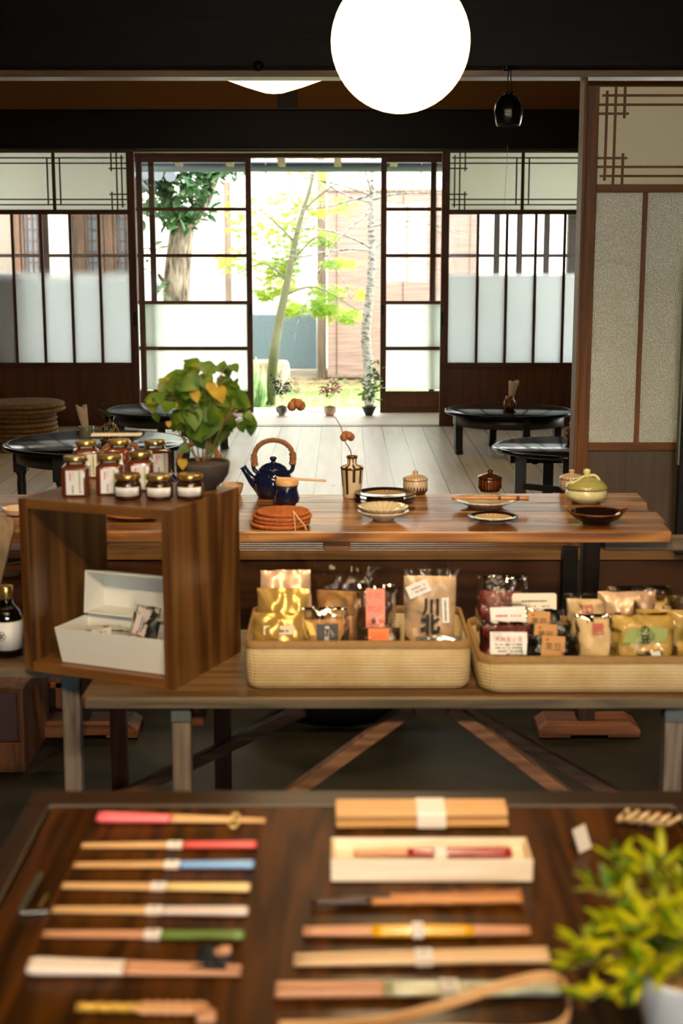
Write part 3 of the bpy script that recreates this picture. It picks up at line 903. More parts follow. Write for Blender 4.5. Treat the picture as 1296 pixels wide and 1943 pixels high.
# wind bell
q = Q(965, 205, 5.2); k = 5.1 / 2700
t = thing('wind_bell', 'dark openwork hanging bell with a long thin paper strip', 'wind bell', (q.x, 5.2, q.z))
M_bell = plain('dark_bell_metal', (26, 26, 24), .22, .6, noise=.6, ns=60, bump=.8)
MB().lathe([(0, 24 * k), (8 * k, 24 * k), (16 * k, 20 * k), (24 * k, 8 * k), (26.5 * k, -6 * k), (23 * k, -26 * k), (21 * k, -32 * k), (20 * k, -32 * k), (22 * k, -24 * k), (24 * k, -6 * k), (20 * k, 8 * k), (0, 20 * k)], n=32, flute=9, depth=.06).build('bell', M_bell, t)
MB().lathe([(0, 24 * k), (9 * k, 24 * k), (9 * k, 29 * k), (0, 29 * k)], n=18).build('bell_crown', M_bell, t)
top = Q(968, 124, 5.2).z - q.z
MB().tube([(-.006, 0, 26 * k), (-.003, 0, top), (.004, 0, top), (.008, 0, 26 * k)], .0022, 6).build('hanging_cord', M_iron, t)
MB().lathe([(0, -.01), (.012, -.01), (.014, .0), (.010, .01), (0, .012)], c=(0, .09, top), n=14).build('hook', M_iron, t)
MB().tube([(0, .0, top + .006), (0, .19, top + .006)], .005, 8).build('hanging_peg', M_iron, t)
MB().tube([(0, 0, 10 * k), (0, 0, -68 * k)], .0008, 5).build('clapper_thread', M_iron, t)
mb = MB(); mb.tube([(0, 0, -68 * k), (-.002, 0, -100 * k), (-.006, .0, -150 * k), (-.009, 0, -185 * k)], [.0028, .0024, .0018, .0012], 4, flat=.3); mb.build('paper_strip', plain('bronze_paper', (150, 120, 80), .5), t)

# ------------------------------------------------------------------ round tables in the raised room
M_lac = wood('black_lacquer', (8, 7, 6), (20, 15, 12), 'x', .10, 1, rings=.25, coat=.0, spec=.05, bump=.12, coat_rough=.06)
M_lac2 = wood('worn_lacquer', (10, 9, 9), (34, 26, 22), 'x', .2, 1, rings=.3, coat=.0, spec=.06, bump=.2)
W_lac3 = wood('glossy_lacquer', (8, 7, 6), (20, 15, 12), 'x', .1, 1, rings=.25, coat=.0, spec=.3, bump=.12)
M_blackleg = plain('black_leg', (10, 9, 8), .4, noise=.3)
def round_table(label, cx, cy, r, h, angs, style, m=M_lac, th=.02):
    t = thing('round_table', label, 'table', (cx, cy, FZ), 0, 'low black round tables')
    MB().lathe([(0, h - th), (r * .96, h - th), (r - .004, h - th + .004), (r, h - th * .5), (r - .003, h - .002), (r - .012, h), (r * .95, h), (r * .945, h - .002), (r * .935, h), (0, h)], n=72).build('tabletop', m, t)
    ra = r * .86
    if style != 'plank':
        MB().lathe([(ra - .02, h - th - .06), (ra, h - th - .06), (ra, h - th), (ra - .02, h - th)], n=56).build('apron', M_blackleg, t)
    lr = ra - .02
    for a in angs:
        a = math.radians(a); x, y = lr * math.cos(a), lr * math.sin(a)
        mb = MB()
        if style == 'turned':
            mb.box(-.03, .03, -.03, .03, h - th - .11, h - th)
            mb.lathe([(0, h - th - .115), (.027, h - th - .11), (.019, h - th - .13), (.022, .1), (.019, .03), (.021, .015), (.020, 0), (0, 0)], n=20)
        elif style == 'curved':
            for (z0, z1, dx0, dx1) in [(h - th, h - th - .07, 0, .002), (h - th - .07, .03, .002, .0), (.03, 0, 0, -.006)]:
                mb.bar((dx0 * -math.cos(a), dx0 * -math.sin(a), z0), (dx1 * -math.cos(a), dx1 * -math.sin(a), z1), .042, .042, up=(0, 1, 0))
        else:
            mb.bar((0, 0, 0), (0, 0, h - th), .050, .036, up=(0, 1, 0))
        mb.build('leg', M_blackleg, t, (x, y, 0), (0, 0, 0 if style != 'curved' else a), bevel=.002)
    if style == 'plank':
        mb = MB()
        for s in (-1, 1): mb.box(-lr, lr, s * .12 - .012, s * .12 + .012, h - th - .04, h - th)
        mb.build('batten', M_lac2, t)
        for s in (-1, 1):
            MB().prism([(-.012, 0), (.012, 0), (.012, .2), (-.012, .2)], h - th - .05, h - th, None).build('bracket', M_lac2, t, (s * .16, -.1, 0))
        MB().bar((lr * math.cos(math.radians(angs[0])), lr * math.sin(math.radians(angs[0])), .11), (lr * math.cos(math.radians(angs[1])), lr * math.sin(math.radians(angs[1])), .11), .02, .026).build('stretcher', M_blackleg, t)
    return t
RT1 = round_table('black round table holding the green cup of napkins, at the left', -1.125, 6.45, .425, .29, (188, 252, 345, 92), 'turned')
RT2 = round_table('black round table behind the leafy plant, beside the left lattice door', -.985, 8.15, .375, .25, (200, 290, 20, 110), 'curved', M_lac2)
c = P(965, 777, FZ + .25)
RT3 = round_table('black round table in front of the right lattice door, farther of the two', c.x, c.y, .367, .25, (192, 282, 12, 102), 'curved', M_lac)
c = P(1077, 846, FZ + .27)
RT4 = round_table('glossy black round table partly hidden by the pebbled glass door', c.x, c.y, .345, .27, (213, 262, 330, 100), 'plank', W_lac3)
ZT1, ZT3, ZT4 = FZ + .29, FZ + .25, FZ + .27

# woven cushions
M_straw = NT('woven_straw'); _c = M_straw.coords()
_sp = M_straw.n('ShaderNodeSeparateXYZ'); M_straw.l(_c, _sp.inputs[0])
_r = M_straw.math('SQRT', M_straw.math('ADD', M_straw.math('MULTIPLY', _sp.outputs[0], _sp.outputs[0]), M_straw.math('MULTIPLY', _sp.outputs[1], _sp.outputs[1])))
_w = M_straw.math('SINE', M_straw.math('MULTIPLY', _r, 420.0)); _n = M_straw.noise(_c, 90, 3)
M_straw = M_straw.done(M_straw.bsdf(M_straw.ramp(_n, [(.3, lin((88, 60, 32))), (.7, lin((150, 112, 66)))]), .8, 0, .2, 0, .1, _w, .5, .003))
for i in range(10):
    r = .232 if i > 7 else .196 + R.uniform(-.006, .006)
    th = .028
    o = MB().lathe([(0, 0), (r * .93, 0), (r, th * .3), (r, th * .7), (r * .93, th), (r * .5, th * .92), (0, th * .9)], n=48, flute=40, depth=.008).build(
        'round_straw_cushion', M_straw, None, (-1.86 + (0 if i > 7 else -.008) + R.uniform(-.006, .006), 8.25 + R.uniform(-.01, .01), FZ + i * th + .001), (0, 0, R.uniform(0, 3)))
    nth = ['lowest', 'second lowest', 'third from the bottom', 'fourth from the bottom', 'fifth from the bottom', 'fifth from the top', 'fourth from the top', 'third from the top', 'wider one just under the top', 'topmost'][i]
    tag(o, 'woven straw cushion, %s in the stack at the left' % nth, 'cushion', 'stacked straw cushions')

# ------------------------------------------------------------------ ceramics helpers
M_green = glaze('celadon_glaze', (136, 144, 112), (92, 100, 76), 0, top=None, rough=.25)
M_napkin = plain('napkin_paper', (214, 190, 162), .9)
def napkins(loc, parent_label, r=.028, h=.10, n=7, lean=(-.05, 0), group=None, cat='napkins', sc=1):
    t = thing('paper_napkins', parent_label, cat, loc)
    for k in range(4):
        mb = MB(); N = 14; rows = []
        for j in range(5):
            f = j / 4
            rr = r * (.42 + .50 * f) * (1 - .17 * k); cx = lean[0] * f * sc + .002 * k; row = []
            for i in range(N + 1):
                a = -2.9 + k * .9 + 5.2 * i / N
                z_ = .012 + (h - .012) * f * (1 - .05 * k) + (.010 * math.sin(a * 2 + k) if j == 4 else 0)
                row.append(mb.bm.verts.new((cx + rr * math.cos(a) * (1 + .06 * k * math.sin(3 * a)), lean[1] * f + rr * .75 * math.sin(a), z_)))
            rows.append(row)
        for a_, b_ in zip(rows, rows[1:]):
            for i in range(N): mb._f([a_[i], a_[i + 1], b_[i + 1], b_[i]], True)
        o = mb.build('napkin', M_napkin, t)
        sd = o.modifiers.new('thickness', 'SOLIDIFY'); sd.thickness = .0014
    return t
# on the left round table
c = P(165, 836, ZT1)
MB_ = MB().lathe([(0, 0), (.022, 0), (.023, .006), (.030, .012), (.036, .03), (.031, .05), (.034, .066), (.031, .066), (.028, .05), (.030, .03), (.02, .014), (0, .012)], n=36)
tag(MB_.build('green_tea_cup', M_green, None, c), 'green glazed tea cup standing on the left round table, holding rolled napkins', 'cup')
napkins((c.x, c.y, c.z + .012), 'bundle of folded beige paper napkins standing in the green cup', .030, .145, 8, (-.022, 0))
c = P(209, 834, ZT1)
M_vg = clear_glass('vase_glass', (.93, .97, .93, 1), 1.2)
t = thing('woven_glass_vase', 'small round glass vase in a woven vine net on the left table', 'vase', c)
MB().lathe([(0, 0), (.024, 0), (.036, .02), (.040, .038), (.034, .06), (.019, .074), (.015, .084), (.024, .108), (.022, .108), (.0135, .084), (.017, .074), (.032, .058), (.037, .038), (.033, .02), (.02, .004), (0, .004)], n=36).build('glass_body', M_vg, t)
M_vine = plain('vine', (172, 136, 84), .7, noise=.3)
mb = MB()
for k in range(9):
    a = k * .7
    ax = Vector((math.cos(a), math.sin(a), R.uniform(-.5, .9))).normalized(); u = ax.orthogonal().normalized(); v = ax.cross(u)
    mb.tube([Vector((0, 0, .038)) + (u * math.cos(s) + v * math.sin(s)) * .041 for s in [2 * math.pi * j / 22 for j in range(22)]], .0018, 5, closed=True)
mb.tube([(.042 * math.cos(s), .042 * math.sin(s), .003) for s in [2 * math.pi * j / 24 for j in range(24)]], .003, 6, closed=True)
mb.build('vine_net', M_vine, t)
M_sprig = leafmat('dark_sprig', (34, 58, 26), (76, 100, 48), 30, .4, .3)
def sprig(name, label, loc, stems, L, n, m, kind='oval', seed=1, group=None, stemc=(70, 60, 34), cat='sprig', r=.0014, droop=-.1, Wr=.45):
    q = random.Random(seed)
    t = thing(name, label, cat, loc, 0, group)
    mb = MB(); ml = MB()
    for pts in stems:
        pp = smooth_path(pts, 5)
        mb.tube(pp, [r * (1 - .6 * i / len(pp)) for i in range(len(pp))], 6)
        for k in range(n):
            j = int(len(pp) * (.35 + .65 * k / n)); j = min(j, len(pp) - 1)
            ml.leaf(pp[j], (q.uniform(-1, 1), q.uniform(-1, 1), q.uniform(droop, .9)), (0, -.3, 1), L * q.uniform(.7, 1.1), L * Wr, kind)
    mb.build('stem', plain('stem_%d_%d_%d' % stemc, stemc, .7), t)
    ml.build('foliage', m, t)
    return t
sprig('flower_sprig', 'dark leafy sprig standing in the vine netted glass vase', (c.x, c.y, c.z + .02), [[(0, 0, 0), (-.01, 0, .06), (-.03, 0, .10), (-.055, -.01, .12)], [(0, 0, 0), (-.008, 0, .07), (-.02, .01, .12), (-.028, 0, .15)], [(0, 0, 0), (-.004, 0, .08), (-.012, 0, .11)]], .026, 9, M_sprig, seed=4)
# on the right round table
c = P(967, 778, ZT3)
t = thing('woven_bottle', 'squat amber bottle in a woven vine net on the far right table', 'vase', c)
MB().lathe([(0, 0), (.024, 0), (.036, .022), (.037, .036), (.030, .054), (.022, .066), (.024, .08), (.021, .08), (.02, .066), (.028, .05), (.033, .034), (.02, .006), (0, .004)], n=32).build('glass_body', plain('amber_glass', (112, 62, 22), .15, spec=.6), t)
mb = MB()
for k in range(7):
    a = k * .9
    ax = Vector((math.cos(a), math.sin(a), R.uniform(-.4, .8))).normalized(); u = ax.orthogonal().normalized(); v = ax.cross(u)
    mb.tube([Vector((0, 0, .035)) + (u * math.cos(s) + v * math.sin(s)) * .0385 for s in [2 * math.pi * j / 20 for j in range(20)]], .002, 5, closed=True)
mb.build('vine_net', plain('brown_vine', (140, 88, 44), .7), t)
napkins((c.x + .006, c.y, c.z + .055), 'rolled beige napkins standing in the amber bottle, right table', .034, .105, 8, (.014, 0))
sprig('berry_sprig', 'tiny dark berry twig leaning from the amber bottle', (c.x - .02, c.y - .03, c.z + .02), [[(0, 0, 0), (-.012, 0, .05), (-.02, 0, .10)]], .012, 5, plain('dark_red_berry', (84, 26, 20), .4), seed=6)
c = P(1086, 838, ZT4)
t = thing('woven_bottle', 'brown netted bottle half hidden behind the front door edge', 'vase', c)
MB().lathe([(0, 0), (.022, 0), (.034, .022), (.034, .036), (.028, .054), (.014, .066), (.016, .09), (.013, .09), (.012, .066), (.026, .05), (.031, .034), (.02, .006), (0, .004)], n=32).build('glass_body', plain('amber_glass', (112, 62, 22), .15), t)
mb = MB()
for k in range(6):
    a = k * .9
    ax = Vector((math.cos(a), math.sin(a), R.uniform(-.4, .8))).normalized(); u = ax.orthogonal().normalized(); v = ax.cross(u)
    mb.tube([Vector((0, 0, .035)) + (u * math.cos(s) + v * math.sin(s)) * .036 for s in [2 * math.pi * j / 20 for j in range(20)]], .002, 5, closed=True)
mb.build('vine_net', M_vine, t)

# ---- three little potted plants on the veranda
def pot(name, label, loc, prof, m, group, soil_r, soil_z, cat='potted plant'):
    t = thing(name, label, cat, loc, 0, group)
    MB().lathe(prof, n=36).build('pot', m, t)
    q = random.Random(int(loc[0] * 100))
    MB().lathe([(0, soil_z - .01), (soil_r, soil_z - .01), (soil_r * .9, soil_z + .004), (soil_r * .5, soil_z + soil_r * .35), (0, soil_z + soil_r * .45)], n=24, wob=.08).build('moss', plain('pot_moss', (92, 102, 40), .95, noise=.6, ns=150, bump=1), t)
    return t
def pot_leaves(t, stems, L, n, m, kind, seed, stemc=(70, 60, 40), Wr=.5, r=.0016, top=False):
    q = random.Random(seed); mb = MB(); ml = MB()
    for pts in stems:
        pp = smooth_path(pts, 5)
        mb.tube(pp, [r * (1 - .5 * i / len(pp)) for i in range(len(pp))], 6)
        for k in range(n):
            j = min(int(len(pp) * ((.85 if top else .35) + (.15 if top else .65) * k / n)), len(pp) - 1)
            p = pp[j] + Vector([q.uniform(-1, 1) * L * .7 for _ in range(3)])
            ml.leaf(p, (q.uniform(-1, 1), q.uniform(-1, 1), q.uniform(-.4, .6)), (q.uniform(-.3, .3), -.5, 1), L * q.uniform(.7, 1.2), L * Wr, kind)
    mb.build('stem', plain('stem_%d_%d_%d' % stemc, stemc, .7), t)
    ml.build('foliage', m, t)
s = 9.9 / 2700
c = P(535, 788, FZ)
t = pot('potted_plant', 'small dark stemmed seedling in a patterned bowl on the veranda', c, [(0, 0), (6 * s, 0), (6 * s, 2 * s), (11 * s, 8 * s), (12.5 * s, 16 * s), (11.6 * s, 16 * s), (10 * s, 9 * s), (0, 6 * s)], glaze('grey_patterned', (150, 144, 134), (74, 70, 66), 5, .5, (.01, .02), rough=.4), 'little plants on the veranda', 10.5 * s, 15 * s)
pot_leaves(t, [[(0, 0, .05), (.0, 0, .12), (-.006, 0, .18), (-.004, 0, .26)]] + [[(-.003, 0, .13 + .02 * k), (d * .03, .01, .15 + .02 * k), (d * .055, 0, .17 + .022 * k)] for k, d in ((0, -1), (1, 1), (2, -1), (3, 1), (4, -1.1))], .028, 26, leafmat('seedling_leaf', (24, 50, 22), (58, 88, 40), 30, .5, .2), 'oval', 3, (34, 30, 24))
c = P(626, 788, FZ)
t = pot('potted_plant', 'pale pink pot of many thin reddish stems on the veranda', c, [(0, 0), (8 * s, 0), (8 * s, 2 * s), (12 * s, 7 * s), (12.5 * s, 16 * s), (11.6 * s, 16 * s), (11 * s, 8 * s), (0, 5 * s)], plain('pink_pot', (206, 170, 150), .5), 'little plants on the veranda', 11 * s, 14 * s)
q = random.Random(8)
pot_leaves(t, [[(x, q.uniform(-.02, .02), .05), (x * 1.1, 0, .12), (x * 1.4 + q.uniform(-.02, .02), 0, q.uniform(.15, .24))] for x in [-.034, -.026, -.018, -.01, -.002, .006, .014, .022, .03, .036]], .036, 12, leafmat('pink_leaf', (120, 44, 40), (190, 112, 100), 20, .5, .25), 'lance', 5, (172, 132, 84), .35, .0012, True)
c = P(700, 788, FZ)
t = pot('potted_plant', 'black conical pot with a bright green leafy plant on the veranda', c, [(0, 0), (6.5 * s, 0), (13.5 * s, 14 * s), (14.5 * s, 17 * s), (13.4 * s, 17 * s), (6 * s, 5 * s), (0, 4 * s)], plain('black_pot', (34, 34, 34), .5), 'little plants on the veranda', 11 * s, 15 * s)
pot_leaves(t, [[(x, 0, .06), (x * 1.6, 0, .15), (x * 2.2 + .02, 0, h)] for x, h in [(-.02, .25), (-.012, .32), (-.004, .30), (.004, .36), (.012, .28), (.02, .33), (.026, .22)]], .046, 22, leafmat('bright_leaf', (62, 96, 14), (128, 156, 34), 14, .4, .4), 'lance', 12, (150, 132, 80), .42)

# ------------------------------------------------------------------ the long plank table with the pottery
ZM = .75
W_plank = wood('old_plank_wood', (56, 32, 13), (178, 124, 66), 'x', .28, .7, rings=.6, coat=.35, knots=.7, spec=.5, bump=.4, mid=(112, 70, 32), coat_rough=.22)
W_plankdk = wood('rough_underwood', (56, 46, 36), (112, 98, 80), 'x', .7, .8)
W_post = wood('stand_post_wood', (40, 26, 16), (78, 52, 32), 'z', .6, 1)
W_foot = wood('stand_foot_wood', (92, 52, 30), (158, 104, 66), 'x', .55, .8, rings=.6)
fr, fb = P(1275, 1009, ZM), P(1196, 929, ZM)
fl = P(600, 1009, ZM)
t = thing('plank_table', 'long table of worn reddish brown planks set with pottery', 'table', (0, 0, 0))
Yf, Yb = fl.y, P(600, 938, ZM).y
n = 4
mid = lambda k: (fr.x + (fb.x - fr.x) * k / n - .01 * (k % 2) , )
jit = [0, .012, -.006, .01, 0]
for k in range(n):
    y0, y1 = Yf + (Yb - Yf) * k / n + .001, Yf + (Yb - Yf) * (k + 1) / n - .001
    xa = fr.x + (fb.x - fr.x) * k / n; xb = fr.x + (fb.x - fr.x) * (k + 1) / n
    yb2 = y1 + (.03 if k == n - 1 else 0)
    MB().prism([(-1.9, y0), (xa + jit[k], y0), (xb + jit[k], y1 if k < n - 1 else yb2), (0, y1), (-1.9, y1)], -.030, 0).build('plank', W_plank, t, (0, 0, ZM), bevel=.003)
for (px0, px1, py) in ((613, 665, 1042), (150, 200, 1042)):
    a, b = Q(px0, py, Yf + .05), Q(px1, py, Yf + .05)
    MB().box(a.x, b.x, Yf + .03, Yb - .03, ZM - .058, ZM - .031).build('batten', W_foot, t, bevel=.004)
a = Q(1095, 1040, 4.2); b = Q(1270, 1040, 4.2)
MB().box(a.x, b.x, Yf + .04, Yf + .12, ZM - .062, ZM - .031).build('batten', W_plankdk, t, bevel=.006)
for (pa, pb, pc, lab) in ((1022, 1215, 1115, 'r'), (70, 262, 150, 'l')):
    fy = P(pa, 1403, 0).y
    x0, x1, xc_ = P(pa, 1403, 0).x, P(pb, 1403, 0).x, P(pc, 1403, 0).x
    mb = MB()
    M_ = Matrix.Translation((0, 0, 0))
    pts = [(x0, .004), (x0 + .10, .004), (x0 + .10, .012), (x1 - .10, .012), (x1 - .10, .004), (x1, .004), (x1, .030), (x1 - .028, .048), (x0 + .028, .048), (x0, .030)]
    v0 = [mb.bm.verts.new((x, fy, z)) for x, z in pts]; v1 = [mb.bm.verts.new((x, fy + .13, z)) for x, z in pts]
    mb._f(v0); mb._f(v1[::-1])
    for i in range(len(pts)): mb._f([v0[i], v1[i], v1[(i + 1) % len(pts)], v0[(i + 1) % len(pts)]])
    mb.build('stand_foot', W_foot, t, (0, 0, 0), bevel=.003)
    MB().box(xc_ - .026, xc_ + .026, fy + .035, fy + .095, .045, ZM - .062).build('stand_post', W_post, t, bevel=.003)
    MB().box(xc_ - .05, xc_ + .14, fy + .02, fy + .11, ZM - .075, ZM - .058).build('bracket', W_plankdk, t, bevel=.003)
    MB().bar((xc_ + .02, fy + .06, ZM - .16), (xc_ - .07, fy + .06, ZM - .03), .03, .045, up=(0, 1, 0)).build('brace', W_plankdk, t)
# dark post of the step under the table
a, b = Q(1067, 1040, 5.40), Q(1095, 1040, 5.40)
st(bx('trim_31', W_black_z, a.x, b.x, 5.37, 5.43, 0, FZ + .02))

# ---- pottery on the table
M_navy = glaze('navy_glaze', (16, 22, 52), (6, 8, 20), 0, rough=.10)
M_rattan = plain('rattan', (112, 70, 36), .55, noise=.3, ns=60, bump=.3)
def teapot(name, label, c, rz=0, k=1.0, group='blue teapots with rattan handles'):
    t = thing(name, label, 'teapot', c, rz, group)
    MB().lathe([(0, 0), (.045, 0), (.047, .004), (.050, .01), (.058, .028), (.059, .045), (.054, .068), (.047, .080), (.040, .083), (.036, .083), (.036, .078), (.045, .06), (.05, .03), (.03, .008), (0, .008)], n=48, flute=8, depth=.03).build('body', M_navy, t)
    l = MB().lathe([(0, .082), (.042, .082), (.044, .086), (.036, .094), (.022, .103), (.008, .106), (.006, .110), (.010, .116), (.011, .120), (.007, .124), (0, .125)], n=32, flute=8, depth=.02).build('lid', M_navy, t)
    mb = MB()
    mb.tube(smooth_path([(-.040, 0, .030), (-.060, 0, .048), (-.078, 0, .072), (-.092, 0, .094)], 5), [.022, .0205, .019, .0175, .0165, .0155, .0145, .0135, .0125, .0118, .011, .0105, .0102, .010, .0105, .0115], 16)
    mb.build('spout', M_navy, t)
    for sg in (-1, 1):
        MB().tube(smooth_path([(sg * .044, 0, .074), (sg * .056, 0, .082), (sg * .060, 0, .098), (sg * .052, 0, .104)], 4), .0065, 8).build('handle_lug', M_navy, t)
    arc = [(-.055, 0, .095), (-.058, 0, .12), (-.051, 0, .147), (-.030, 0, .167), (0, 0, .174), (.030, 0, .168), (.052, 0, .150), (.060, 0, .125), (.058, 0, .10)]
    pp = smooth_path(arc, 6)
    h = MB().tube(pp, .0055, 8).build('rattan_handle', M_rattan, t)
    mb = MB()
    N = len(pp) * 6
    coil = []
    for i in range(N):
        u = i / N * (len(pp) - 1); j = int(u); f = u - j
        p = pp[j].lerp(pp[min(j + 1, len(pp) - 1)], f)
        d = (pp[min(j + 1, len(pp) - 1)] - pp[j]).normalized(); s1 = Vector((0, 1, 0)); s2 = d.cross(s1)
        coil.append(p + (s1 * math.cos(i * 1.1) + s2 * math.sin(i * 1.1)) * (.0068 + (.003 if (i < N * .16 or i > N * .82) else 0)))
    mb.tube(coil, .0020, 5)
    mb.build('binding', plain('rattan_binding', (140, 92, 50), .55, noise=.3), h)
    return t
c = P(519, 943, ZM)
tp1 = teapot('teapot', 'dark blue faceted teapot with a rattan arch handle, nearest the striped vase', c)
c = P(378, 950, ZM)
dup(tp1, c, .25, 'teapot behind the bowl of the leafy plant, its rattan handle showing')
c = P(231, 946, ZM)
dup(tp1, c, .1, 'teapot behind the honey jars, only the top of its handle showing')
# blue cup with a wooden lid and spoon
c = P(545, 958, ZM)
tag(MB().lathe([(0, 0), (.024, 0), (.025, .004), (.034, .010), (.036, .022), (.030, .045), (.031, .058), (.028, .058), (.027, .045), (.03, .02), (0, .012)], n=40, flute=8, depth=.03).build('blue_cup', M_navy, None, c), 'small dark blue faceted cup standing in front of the teapot', 'cup')
t = thing('tea_strainer', 'light wooden tea strainer with a long handle laid across the blue cup', 'strainer', (c.x, c.y, c.z + .058))
M_lightw = wood('light_wood', (176, 128, 76), (222, 178, 122), 'x', .5, 2, rings=.3)
MB().lathe([(.027, 0), (.031, 0), (.034, .004), (.034, .018), (.031, .02), (.0, .02), (0, .017), (.029, .016), (.027, .002)], n=36).build('strainer_ring', M_lightw, t)
mb = MB(); mb.bar((-.030, 0, .022), (.115, 0, .014), .012, .006); mb.build('handle', M_lightw, t, bevel=.002)
# coasters
M_braid = plain('orange_straw', (168, 92, 38), .75, noise=.45, ns=90, bump=1.0)
c = P(534, 996, ZM)
def coaster(r, seed):
    q = random.Random(seed); mb = MB()
    pts = []
    N = 150
    for i in range(N):
        a = i / N * 2 * math.pi * 5
        rr_ = r * (1 - .85 * i / N)
        pts.append((rr_ * math.cos(a), rr_ * math.sin(a), .0045 + .0015 * math.sin(i * 1.9)))
    mb.tube(pts, [.0078] * N, 6, flat=.5)
    for ph in (0, 2.1, 4.2):
        mb.tube([((r + .003 * math.cos(a * 14 + ph)) * math.cos(a), (r + .003 * math.cos(a * 14 + ph)) * math.sin(a), .0045 + .003 * math.sin(a * 14 + ph)) for a in [2 * math.pi * j / 120 for j in range(120)]], .0030, 5, closed=True)
    return mb
nm = ['lowest', 'second lowest', 'second highest', 'topmost']
for i in range(4):
    tag(coaster(.076 - .002 * (i % 2) - (.006 if i == 3 else 0), i).build('braided_coaster', M_braid, None, (c.x + R.uniform(-.006, .006), c.y + R.uniform(-.004, .004), ZM + .0015 + i * .0100), (0, 0, i * .8)), 'orange braided straw coaster before the blue cup, %s of the stack' % nm[i], 'coaster', 'braided coasters')
t = MB(); t.tube(smooth_path([(0, 0, .004), (.012, -.008, -.012), (.03, -.014, -.032), (.034, -.014, -.046)], 5), .0018, 6); t.tube(smooth_path([(0, 0, .004), (.004, -.016, -.022), (.006, -.02, -.05)], 5), .0015, 6)
tag(t.build('straw_tie', plain('tie_string', (214, 176, 128), .7), None, (c.x + .035, c.y - .062, ZM + .046)), 'pale string tie hanging over the front of the coaster stack', 'string')
# striped vase
c = P(668, 944, ZM)
t = thing('striped_vase', 'cream bottle vase with dripping dark brown vertical stripes', 'vase', c)
MB().lathe([(0, 0), (.026, 0), (.0275, .004), (.034, .085), (.036, .093), (.033, .097), (.022, .100), (.015, .104), (.0145, .118), (.017, .124), (.017, .128), (.013, .128), (.012, .118), (.012, .100), (0, .09)], n=56).build('body', glaze('drip_glaze', (206, 188, 156), (56, 34, 16), 9, .40, (.006, .05), top=[(.087, .0945), (.120, .14)], rough=.25), t)
# the dried branch with two cotton bolls in it
b0 = Vector((c.x, c.y, c.z + .09))
t = thing('dried_branch', 'thin dried twig with two tan cotton bolls standing in the striped vase', 'dried branch', b0)
M_twig = plain('red_twig', (104, 62, 46), .7)
e1 = Q(658, 830, c.y) - b0; e2 = Q(636, 792, c.y) - b0; e3 = Q(590, 781, c.y + .02) - b0; e4 = Q(570, 772, c.y + .03) - b0
mb = MB()
mb.tube(smooth_path([(0, 0, .0), (-.004, 0, .05), (e1.x - .006, 0, e1.z - .01), tuple((e1 + e2) / 2), tuple(e2)], 6), [.0022 - .00004 * i for i in range(25)], 6)
mb.tube(smooth_path([tuple(e2), tuple((e2 + e3) / 2 + Vector((0, 0, .004))), tuple(e3), tuple(e4)], 5), .0009, 5)
mb.build('twig', M_twig, t)
M_boll = plain('dried_boll', (156, 98, 58), .85, noise=.3, ns=60, bump=.5)
def boll(cx, k, seed):
    q = random.Random(seed); mb = MB()
    for j in range(4):
        a = j * 1.57 + .4
        d = Vector((math.cos(a) * .011, math.sin(a) * .008, .006 * (j % 2) - .002)) * k
        mb.lathe([(0, -.012 * k), (.008 * k, -.009 * k), (.0125 * k, 0), (.009 * k, .010 * k), (0, .014 * k)], c=cx + d, n=14, wob=.12)
    return mb
boll(e1 + Vector((.002, -.002, .002)), 1.0, 1).build('cotton_boll', M_boll, t)
boll(e4 + Vector((-.012, 0, .004)), 1.25, 2).build('cotton_boll', M_boll, t)

# lidded pots
def lidded_pot(name, label, c, r, hb, mb_, ml, flute=20, knob=True):
    t = thing(name, label, 'lidded pot', c, 0, None)
    MB().lathe([(0, 0), (r * .80, 0), (r * .84, .004), (r, .012), (r * .99, hb - .004), (r * .96, hb), (r * .9, hb), (r * .9, .01), (0, .01)], n=80, flute=flute, depth=-.035).build('body', mb_, t)
    MB().lathe([(0, hb), (r * 1.02, hb), (r * 1.04, hb + .003), (r * .99, hb + .007), (r * .75, hb + .012), (r * .28, hb + .016), (r * .16, hb + .019), (r * .24, hb + .022), (r * .24, hb + .026), (r * .14, hb + .029), (0, hb + .030)], n=80, flute=flute, depth=-.02).build('lid', ml, t)
    return t
M_tanl = glaze('tan_lid', (196, 172, 138), (120, 84, 50), 24, .25, (.0, .0), rough=.25)
c = P(788, 937, ZM)
lidded_pot('lidded_pot', 'small tan lidded pot with dark brown jagged bottom, right of the striped vase', c, .038, .044, glaze('jag_glaze', (200, 178, 144), (46, 26, 12), 24, .5, (.012, .016), jag=1, rough=.2), M_tanl)
M_brn = glaze('brown_glaze', (92, 44, 16), (42, 18, 8), 22, .35, (-1, .0), rough=.12)
c = P(929, 932, ZM)
lidded_pot('lidded_pot', 'small glossy dark brown fluted lidded pot near the back edge', c, .037, .040, M_brn, glaze('brown_lid_glaze', (62, 28, 12), (30, 14, 6), 22, .35, (-1, 0), rough=.1), 22)
c = P(1084, 931, ZM)
lidded_pot('lidded_pot', 'small pale fluted lidded pot behind the green lidded dish', c, .037, .038, glaze('pale_flute', (206, 182, 152), (164, 132, 100), 20, .4, (-1, 0), rough=.3), M_tanl, 20)
c = P(1112, 953, ZM)
t = thing('covered_dish', 'pale green covered dish with an olive lid and looped knob', 'lidded dish', c)
MB().lathe([(0, 0), (.040, 0), (.041, .004), (.058, .012), (.063, .024), (.060, .040), (.056, .044), (.052, .044), (.055, .03), (.04, .012), (0, .01)], n=56).build('body', glaze('cream_green', (198, 194, 146), (150, 150, 100), 0, rough=.15), t)
l = MB().lathe([(0, .043), (.062, .043), (.064, .046), (.058, .054), (.044, .066), (.024, .074), (0, .076)], n=56).build('lid', glaze('olive_glaze', (150, 143, 84), (110, 104, 40), 0, rough=.15), t)
